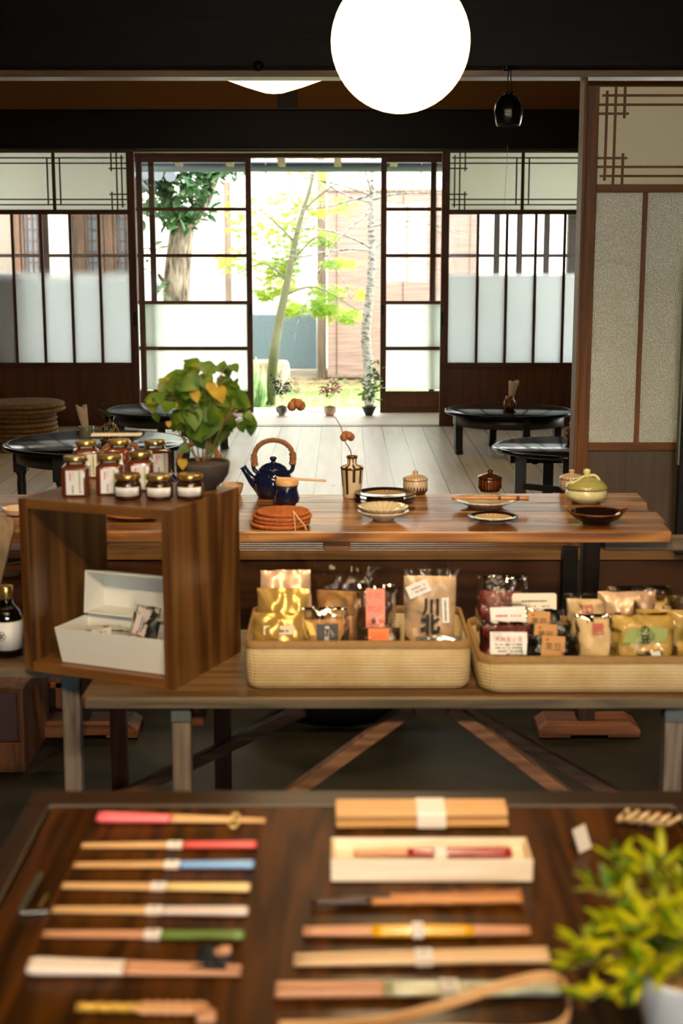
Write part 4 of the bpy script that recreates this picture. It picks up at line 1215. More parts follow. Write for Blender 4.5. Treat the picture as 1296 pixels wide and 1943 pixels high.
mb = MB(); mb.lathe([(0, .074), (.010, .076), (.007, .082), (.011, .090), (.010, .098), (0, .102)], n=18)
mb.tube(smooth_path([(.0, 0, .078), (.020, -.004, .082), (.032, -.008, .074), (.036, -.010, .064)], 5), .0045, 8); mb.tube(smooth_path([(0, 0, .078), (-.014, -.012, .078), (-.034, -.02, .066), (-.046, -.02, .058)], 5), .0045, 8)
mb.build('looped_knob', glaze('knob_glaze', (196, 190, 130), (150, 150, 100), 0, rough=.15), l)

def dish(name, label, c, r, h, m, group=None, flute=0, depth=0.0, foot=.5, sx=1, cat='dish', z=0):
    return tag(MB().lathe([(0, 0), (r * foot, 0), (r * foot, .004), (r * .8, h * .6), (r, h - .001), (r * 1.005, h + .001), (r * .97, h + .0015), (r * .78, h * .62 + .004), (r * .45, .009), (0, .008)], n=72, flute=flute, depth=depth, sx=sx).build(name, m, None, (c[0], c[1], c[2] + z)), label, cat, group)
def petal(name, base, dark, n, r0, r1, rough=.12): return glaze(name, base, dark, n, .10, (0, 0), radial=(r0, r1), rough=rough)
c = P(730, 951, ZM)
Mp = petal('petal_brown', (196, 166, 120), (34, 20, 11), 26, .03, .064)
dish('oval_plate', 'dark rimmed fluted plate, lower of the two behind the cream bowls', c, .094, .016, Mp, 'black rimmed fluted plates', foot=.6)
dish('oval_plate', 'dark rimmed plate with fluted tan centre, upper of two behind the cream bowls', (c.x + .001, c.y, c.z), .092, .016, Mp, 'black rimmed fluted plates', z=.0105, foot=.6)
c = P(727, 986, ZM)
Mc = petal('petal_cream', (206, 192, 162), (160, 128, 88), 22, .030, .2)
dish('fluted_bowl', 'cream fluted bowl, lower of the two at the table front', c, .070, .026, glaze('cream_glaze', (206, 196, 172), (170, 150, 120), 0, rough=.2), 'cream fluted bowls', 22, .03, foot=.4, cat='bowl')
dish('fluted_bowl', 'cream bowl with petal lines inside, upper of the two at the table front', (c.x, c.y + .003, c.z), .068, .026, Mc, 'cream fluted bowls', 22, .03, z=.012, foot=.4, cat='bowl')
c = P(920, 961, ZM)
dish('shallow_plate', 'wide shallow cream plate with petal lines under the bamboo stick', c, .090, .021, petal('petal_cream_large', (206, 190, 158), (158, 128, 90), 28, .034, .3), None, 28, .02, foot=.55)
a, b = Vector((c.x - .098, c.y - .005, ZM + .026)), Vector((c.x + .125, c.y - .02, ZM + .028))
t = thing('bamboo_stick', 'jointed brown bamboo stick lying across the wide cream plate', 'stick', (0, 0, 0))
t.location = a
d = b - a
mb = MB(); N = 16
mb.tube([d * (i / N) for i in range(N + 1)], [.0035 + .003 * i / N + (.0016 if i % 4 == 0 else 0) for i in range(N + 1)], 10)
M_bam = plain('brown_bamboo', (168, 112, 52), .35, noise=.4, ns=40)
mb.build('stick', M_bam, t)
MB().lathe([(0, -.004), (.0062, -.004), (.0066, 0), (.0062, .004), (0, .004)], n=14, M=Matrix.Translation(d * .62) @ Matrix.Rotation(math.pi / 2, 4, 'Y')).build('dark_joint', plain('bamboo_joint', (80, 46, 18), .5), t)
MB().lathe([(0, -.004), (.0070, -.004), (.0078, 0), (.0070, .004), (0, .004)], n=14, M=Matrix.Translation(d * .86) @ Matrix.Rotation(math.pi / 2, 4, 'Y')).build('dark_joint', plain('bamboo_joint', (80, 46, 18), .5), t)
c = P(935, 990, ZM)
dish('small_plate', 'small dark brown plate with a cream petal centre at the front edge', c, .068, .016, petal('petal_dark_small', (208, 178, 128), (26, 14, 8), 24, .02, .052), None, 24, .03, foot=.5)
c = P(1131, 993, ZM)
t = MB().lathe([(0, 0), (.036, 0), (.038, .004), (.064, .018), (.076, .032), (.077, .035), (.073, .035), (.060, .021), (.035, .008), (0, .007)], n=60, sx=1)
for v in t.bm.verts:     # two pulled lips
    r_ = math.hypot(v.co.x, v.co.y)
    if r_ > .06: v.co.x += math.copysign(.010 * max(0, abs(v.co.x) / r_ - .96) / .04, v.co.x); v.co.z += .002 * max(0, abs(v.co.x) / r_ - .96) / .04
tag(t.build('lipped_bowl', glaze('tenmoku', (24, 12, 8), (96, 48, 18), 0, top=[(.0325, .05)], rough=.08), None, c), 'glossy black bowl with pulled lips at the right front of the table', 'bowl')
# things seen at the left end of the table and through the cube
c = P(442, 938, ZM)
tag(MB().lathe([(0, 0), (.022, 0), (.026, .004), (.034, .03), (.033, .034), (.030, .032), (.02, .008), (0, .007)], n=36).build('small_cup', glaze('beige_cup', (196, 160, 116), (140, 100, 60), 0, rough=.3), None, c), 'small beige cup on the plank table behind the wooden cube', 'cup')
c = P(262, 984, ZM)
dish('wooden_dish', 'carved oval wooden dish seen through the open cube', c, .062, .012, wood('carved_dish_wood', (120, 60, 20), (190, 112, 48), 'x', .35, 3, rings=.8), None, sx=1.5)
c = P(36, 985, ZM)
t = tag(MB().lathe([(0, 0), (.026, 0), (.03, .006), (.044, .03), (.045, .034), (.041, .034), (.027, .01), (0, .008)], n=40).build('patterned_bowl', glaze('blue_orange_band', (226, 196, 160), (72, 60, 104), 0, top=[(.010, .017)], rough=.2), None, c), 'pale bowl with a blue band at the left end of the table', 'bowl')

# ------------------------------------------------------------------ benches
ZB = .55
W_bench = wood('bench_board_wood', (56, 40, 22), (122, 92, 54), 'x', .45, .8, rings=.4, knots=.3)
W_grey = wood('grey_weathered_leg', (74, 66, 60), (132, 120, 108), 'z', .7, 1.2, rings=.4)
W_redleg = wood('reddish_leg', (48, 24, 12), (86, 44, 22), 'z', .6, 1)
W_brace = wood('brace_wood', (70, 46, 32), (134, 98, 72), 'x', .65, 1, rings=.5)
M_cap = plain('grey_cap_wood', (82, 92, 96), .7, noise=.3, ns=40, bump=.4)
W_edge = wood('bench_edge_wood', (52, 48, 40), (104, 94, 76), 'x', .7, 1, knots=.5)
def trestle(t, x, yf, yb):
    """one end: a grey front leg capped under the board, a reddish rear leg"""
    l = MB().bar((0, 0, 0), (0, .02, ZB - .058), .040, .040, up=(0, 1, 0)).build('leg', W_grey, t, (x - .008, yf - .018, 0), bevel=.003)
    MB().box(-.0215, .0215, -.024, .024, 0, .034).build('leg_cap', M_cap, l, (0, .02, ZB - .060), bevel=.003)
    MB().bar((0, 0, 0), (0, 0, ZB - .026), .040, .040, up=(0, 1, 0)).build('leg', W_redleg, t, (x + .040, yb, 0), bevel=.003)
    MB().box(-.018, .018, 0, yb - yf, 0, .05).build('trestle_rail', W_redleg, t, (x + .02, yf + .01, ZB - .078), bevel=.002)
fc = P(152, 1323, ZB)
yb_ = 3.47
t = thing('wooden_bench', 'low weathered bench carrying the two straw baskets', 'bench', (0, 0, 0))
MB().prism([(fc.x, fc.y + .012), (fc.x + .012, fc.y), (1.1, fc.y), (1.1, yb_), (fc.x + .012, yb_)], -.026, 0).build('board', W_bench, t, (0, 0, ZB), bevel=.005)
MB().box(fc.x + .01, 1.1, fc.y - .005, fc.y + .002, -.024, -.004).build('worn_edge', W_edge, t, (0, 0, ZB), bevel=.002)
trestle(t, Q(349, 1360, fc.y).x, fc.y + .03, 3.40)
trestle(t, Q(1290, 1360, fc.y).x, fc.y + .03, 3.10)
def brace(a, b, y, k=1.0):
    p, q = Q(a[0], a[1], y), Q(b[0], b[1], y)
    d = (q - p); e = p + d * ((p.z - .03) / (p.z - q.z))
    MB().bar((0, 0, 0), e - p, .028, .042 * k, up=(0, 1, 0)).build('brace', W_brace, t, p, bevel=.003)
brace((782, 1340), (562, 1499), 3.0, 1.0); brace((852, 1340), (1060, 1497), 3.0, 1.0)
brace((578, 1345), (300, 1478), 3.38, .95); brace((880, 1345), (1150, 1497), 3.38, .9)
rc = P(100, 1266, ZB)
t = thing('wooden_bench', 'second low bench at the left, set farther back, carrying the sauce bottles', 'bench', (0, 0, 0))
MB().box(-2.2, fc.x - .012, rc.y, 3.62, -.026, 0).build('board', W_bench, t, (0, 0, ZB), bevel=.005)
MB().box(-2.2, fc.x - .02, rc.y - .005, rc.y + .002, -.024, -.004).build('worn_edge', W_edge, t, (0, 0, ZB), bevel=.002)
trestle(t, Q(138, 1300, rc.y).x, rc.y + .03, 3.52)
trestle(t, -1.9, rc.y + .03, 3.52)

# low wooden box and shelf stand, dark basin on the floor behind
a = P(50, 1463, 0); ztop = Q(45, 1306, a.y).z
t = thing('low_crate', 'low wooden box with a dull purple front panel on the floor at lower left', 'box', (a.x - .34, a.y, 0))
W_cr = wood('crate_wood', (88, 52, 28), (150, 96, 56), 'z', .6, 1)
MB().box(0, .34, 0, .34, 0, ztop).build('carcass', W_cr, t, bevel=.003)
MB().box(.012, .322, -.008, 0, .095, ztop - .014).build('front_panel', plain('purple_panel', (92, 66, 64), .6), t)
MB().box(.0, .34, -.012, 0, .0, .088).build('lower_board', W_cr, t, bevel=.002)
a, b = Q(46, 1291, 4.35), Q(128, 1312, 4.35)
t = thing('low_shelf_stand', 'orange lit wooden shelf stand at the far left behind the bottles', 'shelf', (a.x - .5, 4.36, 0))
W_or = wood('orange_lit_shelf_wood', (128, 66, 26), (196, 112, 50), 'x', .45, 1)  # orange of the warm light is put into the wood colour
for z_ in (Q(20, 1050, 4.36).z, Q(20, 1072, 4.36).z - .01, Q(20, 1105, 4.36).z, a.z - .02):
    MB().box(0, .62, 0, .30, -.010, .010).build('shelf_board', W_or, t, (0, 0, z_), bevel=.002)
for x in (.0, .595): MB().box(x, x + .025, 0, .30, 0, Q(20, 1050, 4.36).z - .01).build('side_panel', W_cr, t, bevel=.002)
zs = Q(20, 1072, 4.36).z
c = Q(24, 1085, 4.38)
tag(MB().lathe([(0, 0), (.03, 0), (.045, .03), (.05, .05), (.046, .05), (.03, .01), (0, .008)], n=30).build('small_bowl', plain('pale_tan', (206, 176, 128), .4), None, (c.x - .02, 4.42, Q(20, 1105, 4.36).z + .0105)), 'pale bowl on the orange lit shelf stand beneath the plank table end', 'bowl')
c = P(652, 1376, 0)
t = thing('iron_cauldron', 'big round black basin standing on the floor behind the bench', 'basin', (c.x - .02, 4.45, 0))
MB().lathe([(0, 0), (.11, .004), (.20, .04), (.26, .11), (.28, .17), (.27, .20), (.25, .20), (.25, .17), (.22, .1), (0, .05)], n=48).build('basin_body', plain('cast_iron', (16, 16, 16), .5, noise=.3), t)

# ------------------------------------------------------------------ the open wooden cube
A0, A1 = P(48, 1272, ZB), P(330, 1310, ZB)
ux = (A1 - A0); CW = ux.length; ux.normalize()
CD, CH, CT = .325, .398, .022
crz = math.atan2(ux.y, ux.x)
W_cu = wood('cube_oak', (34, 20, 9), (122, 84, 42), 'z', .36, .5, rings=.5, coat=.15, mid=(82, 50, 20))
W_cux = wood('cube_oak_x', (78, 48, 20), (132, 88, 42), 'x', .4, .9, rings=.4, coat=.15)
cube = thing('wooden_cube', 'open brown wooden cube box turned at an angle, holding a white box', 'display cube', (A0.x, A0.y, ZB), crz)
for x in (0, CW - CT): MB().prism([(0, 0), (CT, 0), (CT, CD), (0, CD)], 0, CH).build('side_panel', W_cu, cube, (x, 0, 0), bevel=.0015)
MB().box(CT, CW - CT, .0005, CD, CH - CT, CH - .0003).build('top_panel', W_cux, cube, bevel=.001)
MB().box(CT, CW - CT, .0005, CD, 0.0003, CT).build('bottom_panel', W_cux, cube, bevel=.001)
cm = Matrix.Translation((A0.x, A0.y, ZB)) @ Matrix.Rotation(crz, 4, 'Z')
for z_ in (.012, CH - .03):
    pass
ZT = ZB + CH
# white clamshell box inside
wb = P(118, 1256, ZB + CT); wl = cm.inverted() @ wb
t = thing('white_box', 'glossy white lidded box standing open inside the wooden cube', 'box', cm @ Vector((wl.x, wl.y, CT + .0005)), crz)
M_wh = plain('white_card', (222, 222, 212), .28, spec=.5, coat=.2)
BW, BD, BH = .205, .115, .082
BW = CW - CT - wl.x - .006
def tray(W0, D0, H, fl, th=.004):
    """open tray widening upwards by fl"""
    mb = MB()
    o = [(0, 0), (W0, 0), (W0, D0), (0, D0)]
    O = [(-fl, -fl), (W0 + fl * 0, -fl), (W0 + fl * 0, D0 + fl), (-fl, D0 + fl)]
    def ring(p, z, ins): return [mb.bm.verts.new((x + (ins if i in (0, 3) else -ins), y + (ins if i in (0, 1) else -ins), z)) for i, (x, y) in enumerate(p)]
    r0 = ring(o, 0, 0); r1 = ring(O, H, 0); r2 = ring(O, H, th); r3 = ring(o, th, th)
    mb._f(r0[::-1]); mb._f(r3)
    for a_, b_ in ((r0, r1), (r1, r2), (r2, r3)):
        for i in range(4): mb._f([a_[i], a_[(i + 1) % 4], b_[(i + 1) % 4], b_[i]])
    return mb
tray(BW, BD, BH, .011).build('box_base', M_wh, t, bevel=.0012)
lid = tray(BW, .085, .075, .008)
lid.build('box_lid', M_wh, t, (0, BD + .066, BH + .006), (math.radians(84), 0, 0), bevel=.0012)
M_lab = plain('white_label', (228, 228, 224), .6)
M_ink = plain('black_ink', (20, 18, 16), .6)
M_bluei = plain('blue_ink', (70, 100, 140), .6)
M_redi = plain('red_ink', (196, 60, 52), .6)
M_plast = clear_glass('clear_plastic', (.97, .97, .95, 1), 1.0, bump=.45)
M_ink2 = plain('grey_ink', (120, 112, 104), .7)
def label(name, w, h, m, parent, loc, rot, curve=0):
    return MB().box(-w / 2, w / 2, -h / 2, h / 2, 0, .0006).build(name, m, parent, loc, rot)
def lines(parent, w, h, rows, m, loc, seed=0, vertical=False, name='small_print', t_=.0006, dens=.75, rot=(0, 0, 0)):
    q = random.Random(seed); mb = MB()
    for r_ in range(rows):
        y = h * (.5 - (r_ + .5) / rows)
        x = -w / 2
        while x < w / 2 - .001:
            s_ = q.uniform(.0012, .0034)
            if q.random() < dens:
                bw = min(s_, w / 2 - x)
                hh = h / rows * q.uniform(.18, .30)
                if vertical: mb.box(y - hh, y + hh, x, x + bw, 0, t_)
                else: mb.box(x, x + bw, y - hh, y + hh, 0, t_)
            x += s_ + .0008
    return mb.build(name, m, parent, loc, rot)
def pouch(W, H, T, seed=0, nu=14, nv=16, lumps=.25, wr=.0015, topseal=.0, crumple=0.0):
    """a filled flat bag lying in its own x (width), y (height) plane, bulging along z"""
    q = random.Random(seed)
    ph = [q.uniform(0, 6) for _ in range(8)]
    mb = MB()
    def bul(u, v):
        a_ = min(u, 1 - u) / .5; b_ = min(v / (1 - topseal) if v < 1 - topseal else 0, 1 - v / (1 - topseal) if v < 1 - topseal else 0) / .5
        k = max(0, 1 - (1 - a_) ** 4) * max(0, 1 - (1 - max(b_, 0)) ** 4)
        k *= 1 + lumps * math.sin(u * 9 + ph[0]) * math.sin(v * 11 + ph[1])
        return k
    for side in (1, -1):
        g_ = [[mb.bm.verts.new(((u - .5) * W * (1 + .03 * math.sin(v * 7 + ph[2])), (v - .5) * H, side * (bul(u, v) * T / 2 + .0006) + wr * math.sin(u * 21 + ph[3] + v * 5) * math.sin(v * 17 + ph[4]))) for u in [i / nu for i in range(nu + 1)]] for v in [j / nv for j in range(nv + 1)]]
        for j in range(nv):
            for i in range(nu):
                f_ = [g_[j][i], g_[j][i + 1], g_[j + 1][i + 1], g_[j + 1][i]]
                mb._f(f_ if side > 0 else f_[::-1], True)
    bmesh.ops.remove_doubles(mb.bm, verts=mb.bm.verts, dist=.00005)
    if crumple:
        for v in mb.bm.verts:
            p = v.co * 38 + Vector((seed * 3.1, 0, 0)); k = crumple * (.35 + .65 * max(0, v.co.y / H + .5) ** 2)
            n1 = mnoise.noise_vector(p)
            v.co += Vector((n1.x * .35, n1.y * .35, abs(n1.z) * (1 if v.co.z > 0 else -1) * .9 + n1.z * .4)) * k
    return mb
def bag(name, label_, cat, c, W, H, T, tilt, m_in, rz=0, seed=0, fill=.78, group=None, m_bag=None, lean_x=0.0, fillw=.9):
    """bag standing on c, leaning back by tilt degrees from upright"""
    t = thing(name, label_, cat, c, 0, group)
    t.rotation_euler = (math.radians(90 - tilt), lean_x, rz)
    t.rotation_mode = 'XYZ'
    b_ = pouch(W, H, T, seed, 26, 32, crumple=.011 if m_bag is None else .005).build('bag_film', m_bag or M_plast, t, (0, H / 2, 0), fix=True)
    if m_in is not None:
        pouch(W * fillw, H * fill, T * .9, seed + 5, wr=.0006).build('contents', m_in, t, (0, H * fill / 2 + .002, 0))
    return t
# packets in the white box
M_dark_food = plain('dark_seaweed', (26, 26, 22), .4, noise=.7, ns=60, bump=1)
def cu(x, y, z): return cm @ Vector((wl.x + x, wl.y + y, CT + z))
t = bag('food_packet', 'small white labelled packet lying at the left inside the white box', 'packet', cu(.075, .04, .028), .10, .07, .022, 58, plain('greyish_food', (188, 184, 174), .6), crz + .2, 3)
label('white_label', .045, .032, M_lab, t, (-.004, .036, .0125), (0, 0, .25)); lines(t, .022, .012, 2, M_ink, (-.004, .036, .0132), 2, rot=(0, 0, .25), dens=.9)
t = bag('food_packet', 'upright dark packet with a pinkish white label in the white box', 'packet', cu(.155, .085, .02), .075, .105, .024, 18, M_dark_food, crz - .1, 5)
label('pale_label', .036, .062, plain('pinkish_label', (222, 206, 196), .6), t, (.0, .066, .0142), (0, 0, -.15)); lines(t, .034, .012, 2, M_bluei, (.002, .060, .015), 4, rot=(0, 0, 1.42), dens=.95)
t = bag('food_packet', 'flat black and tan packet at the front inside the white box', 'packet', cu(.145, .012, .042), .085, .05, .018, 70, M_dark_food, crz + .1, 8)
label('tan_label', .034, .024, plain('tan_label', (186, 156, 108), .7), t, (-.008, .024, .0108), (0, 0, .3)); lines(t, .016, .010, 2, M_ink, (-.008, .024, .0116), 6, rot=(0, 0, .3), dens=.95)

# ------------------------------------------------------------------ jars on the cube
M_honey = plain('brown_jam', (96, 44, 20), .18, noise=.25, ns=14, coat=.8, coat_rough=.04, spec=.6)
M_jamd = plain('dark_jam', (52, 24, 14), .15, noise=.2, ns=14, coat=.8, coat_rough=.04, spec=.6)
M_gold = plain('gold_lid', (206, 168, 92), .22, .85, noise=.05)
M_pinki = plain('pink_ink', (222, 92, 106), .6); M_greeni = plain('green_ink', (164, 172, 66), .6)
M_jarglass = clear_glass('jar_glass', (.96, .95, .92, 1), 1.5)
def sq(r, k):
    """rounded square outline"""
    pts = []
    for i in range(40):
        a = 2 * math.pi * i / 40
        c_, s_ = math.cos(a), math.sin(a)
        p_ = (abs(c_) ** k + abs(s_) ** k) ** (-1 / k)
        pts.append((r * p_ * c_, r * p_ * s_))
    return pts
def loft(mb, secs):
    rings = [[mb.bm.verts.new((x, y, z)) for x, y in pts] for pts, z in secs]
    mb._f(rings[0][::-1]); mb._f(rings[-1])
    for a_, b_ in zip(rings, rings[1:]):
        for i in range(len(a_)): mb._f([a_[i], a_[(i + 1) % len(a_)], b_[(i + 1) % len(a_)], b_[i]], True)
    return mb
def tall_jar(label_, c, rz):
    t = thing('honey_jar', label_, 'jar', c, rz, 'tall square jars on the cube')
    loft(MB(), [(sq(.0255, 9), 0), (sq(.027, 9), .003), (sq(.027, 9), .062), (sq(.0255, 7), .067), (sq(.019, 2.5), .073)]).build('jar_body', M_honey, t)
    MB().lathe([(.0185, .072), (.0195, .073), (.0195, .080), (.0185, .080)], n=32).build('neck', M_jarglass, t)
    MB().lathe([(0, .078), (.0225, .078), (.0235, .080), (.0235, .088), (.0222, .090), (.018, .0895), (0, .0895)], n=40).build('jar_lid', M_gold, t)
    l = label('jar_label', .034, .055, M_lab, t, (0, -.0272, .033), (math.pi / 2, 0, 0))
    text('熟\n成', .0085, M_pinki, t, (-.0085, -.0280, .046), (math.pi / 2, 0, 0)) if False else None
    lines(t, .018, .006, 1, M_pinki, (-.0085, -.0279, .047), 3, rot=(math.pi / 2, -math.pi / 2, 0), dens=1)
    lines(t, .022, .005, 1, M_pinki, (-.0030, -.0279, .046), 5, rot=(math.pi / 2, -math.pi / 2, 0), dens=.6, t_=.0003)
    lines(t, .042, .007, 1, M_greeni, (.0095, -.0279, .038), 7, rot=(math.pi / 2, -math.pi / 2, 0), dens=.9)
    lines(t, .024, .005, 1, M_ink2, (-.004, -.0279, .020), 9, rot=(math.pi / 2, -math.pi / 2, 0), dens=.9)
    MB().lathe([(0, 0), (.0022, 0), (.0022, .0006), (0, .0006)], n=14).build('red_seal', M_redi, t, (.010, -.0277, .012), (math.pi / 2, 0, 0))
    return t
def small_jar(label_, c, rz):
    t = thing('jam_jar', label_, 'jar', c, rz, 'small round jars on the cube')
    MB().lathe([(0, 0), (.026, 0), (.0285, .003), (.0295, .008), (.0295, .030), (.0275, .037), (.024, .040), (0, .040)], n=8 * 5, flute=8, depth=-.03).build('jar_body', M_jamd, t)
    MB().lathe([(.0235, .039), (.0245, .040), (.0245, .046), (.0235, .046)], n=32).build('neck', M_jarglass, t)
    MB().lathe([(0, .044), (.027, .044), (.0278, .046), (.0278, .053), (.0265, .055), (.022, .0545), (0, .0545)], n=40).build('jar_lid', M_gold, t)
    mb = MB(); r_ = .0302; N = 12; v0 = []; v1 = []
    for i in range(N + 1):
        a = -math.pi / 2 - .95 + 1.9 * i / N
        v0.append(mb.bm.verts.new((r_ * math.cos(a), r_ * math.sin(a), .010))); v1.append(mb.bm.verts.new((r_ * math.cos(a), r_ * math.sin(a), .029)))
    for i in range(N): mb._f([v0[i], v0[i + 1], v1[i + 1], v1[i]], True)
    o = mb.build('jar_label', M_lab, t); s_ = o.modifiers.new('thickness', 'SOLIDIFY'); s_.thickness = .0004; s_.offset = 1
    lines(t, .034, .010, 4, plain('pale_print', (176, 176, 166), .7), (0, -.0302, .0195), 3, rot=(math.pi / 2, 0, 0), dens=.8, t_=.0003)
    return t
def placed(fn, first, px, py, label_, rz=0.0):
    c = P(px, py, ZT)
    return fn(label_, (c.x, c.y, ZT), rz) if first is None else dup(first, (c.x, c.y, ZT), rz, label_)
tj = placed(tall_jar, None, 146, 939, 'tall square jar of brown jam, leftmost in the front row on the cube', .06)
tj.scale = (1.14, 1.14, .99)
placed(tall_jar, tj, 210, 936, 'tall square jar of brown jam, middle of the three labelled ones', .10)
placed(tall_jar, tj, 268, 929, 'tall square jar behind the small round jars, rightmost labelled one', .08)
placed(tall_jar, tj, 166, 905, 'unlabelled looking tall jar behind the leftmost jar, mostly hidden', .3)
placed(tall_jar, tj, 228, 903, 'tall jar in the back row, behind the middle front jar', -.2)
placed(tall_jar, tj, 296, 904, 'dark tall jar at the right end of the back row', .5)
sj = placed(small_jar, None, 243, 946, 'small round jam jar with a white label, left of the front three', .05)
sj.scale = (1.06, 1.06, 1.02)
placed(small_jar, sj, 303, 947, 'small round jam jar with a white label, middle of the front three', .05)
placed(small_jar, sj, 361, 946, 'small round jam jar with a white label, in front of the plant bowl', .02)
c = P(222, 896, ZT)
t = thing('price_card', 'thin beige card resting level on top of the rear tall jars', 'card', (c.x, c.y + .012, ZT + .0905), .05)
MB().box(-.062, .062, -.018, .018, 0, .004).build('card', plain('beige_card', (216, 200, 172), .8), t, bevel=.001)

# ---- leafy plant in a dark bowl
c = P(386, 927, ZT)
t = thing('leafy_plant', 'potted leafy plant with green and yellowing heart shaped leaves on the cube', 'potted plant', (c.x, c.y, ZT))
M_dkpot = plain('dark_clay', (58, 52, 48), .7, noise=.35, ns=40, bump=.5)
MB().lathe([(0, 0), (.030, 0), (.031, .006), (.046, .016), (.058, .036), (.062, .058), (.0615, .064), (.057, .064), (.054, .05), (.04, .02), (0, .015)], n=48, wob=.01).build('bowl', M_dkpot, t)
MB().lathe([(0, .052), (.055, .052), (.05, .058), (.02, .064), (0, .064)], n=24, wob=.05).build('soil', plain('soil', (70, 54, 34), .95, noise=.6, ns=120, bump=1), t)
q = random.Random(21)
M_heart = leafmat('heart_leaf', (48, 84, 22), (104, 136, 40), 13, .45, .45, (168, 158, 44))
M_yel = leafmat('yellow_leaf', (178, 150, 30), (224, 186, 46), 20, .5, .5)
M_stk = plain('pale_stalk', (136, 104, 70), .7)
mbs = MB(); ml = MB(); my = MB()
s_ = 3.1 / 2700
def pl(px, py, y=0): return Vector(((px - 386) * s_, y, (932 - py) * s_ * 1.01))
ends = []
for (bx_, mx, my_, ex, ey) in [(372, 352, 800, 335, 735), (378, 372, 800, 372, 700), (385, 390, 790, 400, 720), (392, 410, 800, 432, 740), (380, 345, 830, 312, 770), (396, 420, 820, 450, 765), (388, 402, 830, 410, 790), (376, 350, 840, 330, 815), (390, 398, 800, 376, 760), (398, 425, 835, 455, 800), (386, 380, 780, 350, 710), (394, 412, 780, 425, 705)]:
    yy = q.uniform(-.06, .06)
    pts = smooth_path([pl(bx_, 875, q.uniform(-.02, .02)), pl(mx, my_, yy * .6), pl(ex, ey, yy)], 6)
    mbs.tube(pts, [.0022 - .0001 * i for i in range(len(pts))], 6)
    ends.append((pts, yy))
leaves = [(345, 728, 30), (330, 742, 26), (372, 700, 34), (358, 720, 36), (366, 738, 34), (380, 690, 18), (368, 678, 16), (395, 715, 26), (405, 700, 24), (425, 708, 20), (440, 700, 22), (398, 730, 22), (430, 725, 26), (445, 735, 30), (455, 760, 30), (460, 780, 34), (470, 800, 26), (440, 770, 30), (425, 785, 34), (410, 800, 40), (395, 770, 30), (400, 745, 26), (380, 760, 34), (370, 785, 34), (355, 765, 34), (340, 770, 30), (325, 765, 26), (310, 745, 20), (300, 760, 22), (318, 730, 22), (350, 800, 30), (335, 790, 24), (365, 815, 34), (385, 800, 34), (400, 830, 26), (415, 828, 22), (378, 838, 24), (360, 850, 18), (440, 800, 26), (450, 815, 20), (372, 725, 34), (350, 748, 32), (388, 785, 30), (420, 762, 26), (300, 785, 14), (452, 725, 18), (392, 812, 28), (338, 810, 18), (405, 850, 16), (346, 690 + 40, 30), (384, 742, 30), (404, 778, 30), (432, 748, 22), (474, 785, 16), (415, 742, 20), (428, 812, 22), (364, 770, 30), (376, 800, 34), (392, 755, 26), (355, 785, 28), (326, 750, 22)]
leaves += [(x_ + q.uniform(-16, 16), y_ + q.uniform(-12, 12), z_ * .85) for x_, y_, z_ in leaves if z_ > 19]
for i, (px, py, sz) in enumerate(leaves):
    yy = q.uniform(-.07, .06)
    p = pl(px, py, yy)
    best = min((pt for pts, _ in ends for pt in pts[5:]), key=lambda w_: (w_ - p).length)
    top_ = p + Vector((0, 0, sz * s_ * .45))
    mbs.tube([best, (best + top_) / 2 + Vector((0, 0, .008)), top_], [.0009, .0008, .0007], 5)
    ml.leaf(top_, (q.uniform(-.8, .8), q.uniform(-.7, .3), q.uniform(-1.0, .1)), (q.uniform(-.4, .4), -.9, q.uniform(.2, .8)), sz * s_ * 1.3, sz * s_ * 1.2, 'heart', fold=.10)
for (px, py, sz) in [(410, 726, 22), (424, 738, 30), (378, 742, 22), (326, 796, 12), (415, 735, 20), (352, 874, 20), (356, 742, 10), (340, 760, 10)]:
    p = pl(px, py, -.065)
    my.leaf(p + Vector((0, 0, sz * s_ * .4)), (q.uniform(-.3, .3), -.3, -1), (0, -1, .3), sz * s_, sz * s_ * .95, 'heart', fold=.1)
mbs.build('stem', M_stk, t)
ml.build('foliage', M_heart, t)
my.build('yellow_leaves', M_yel, t)

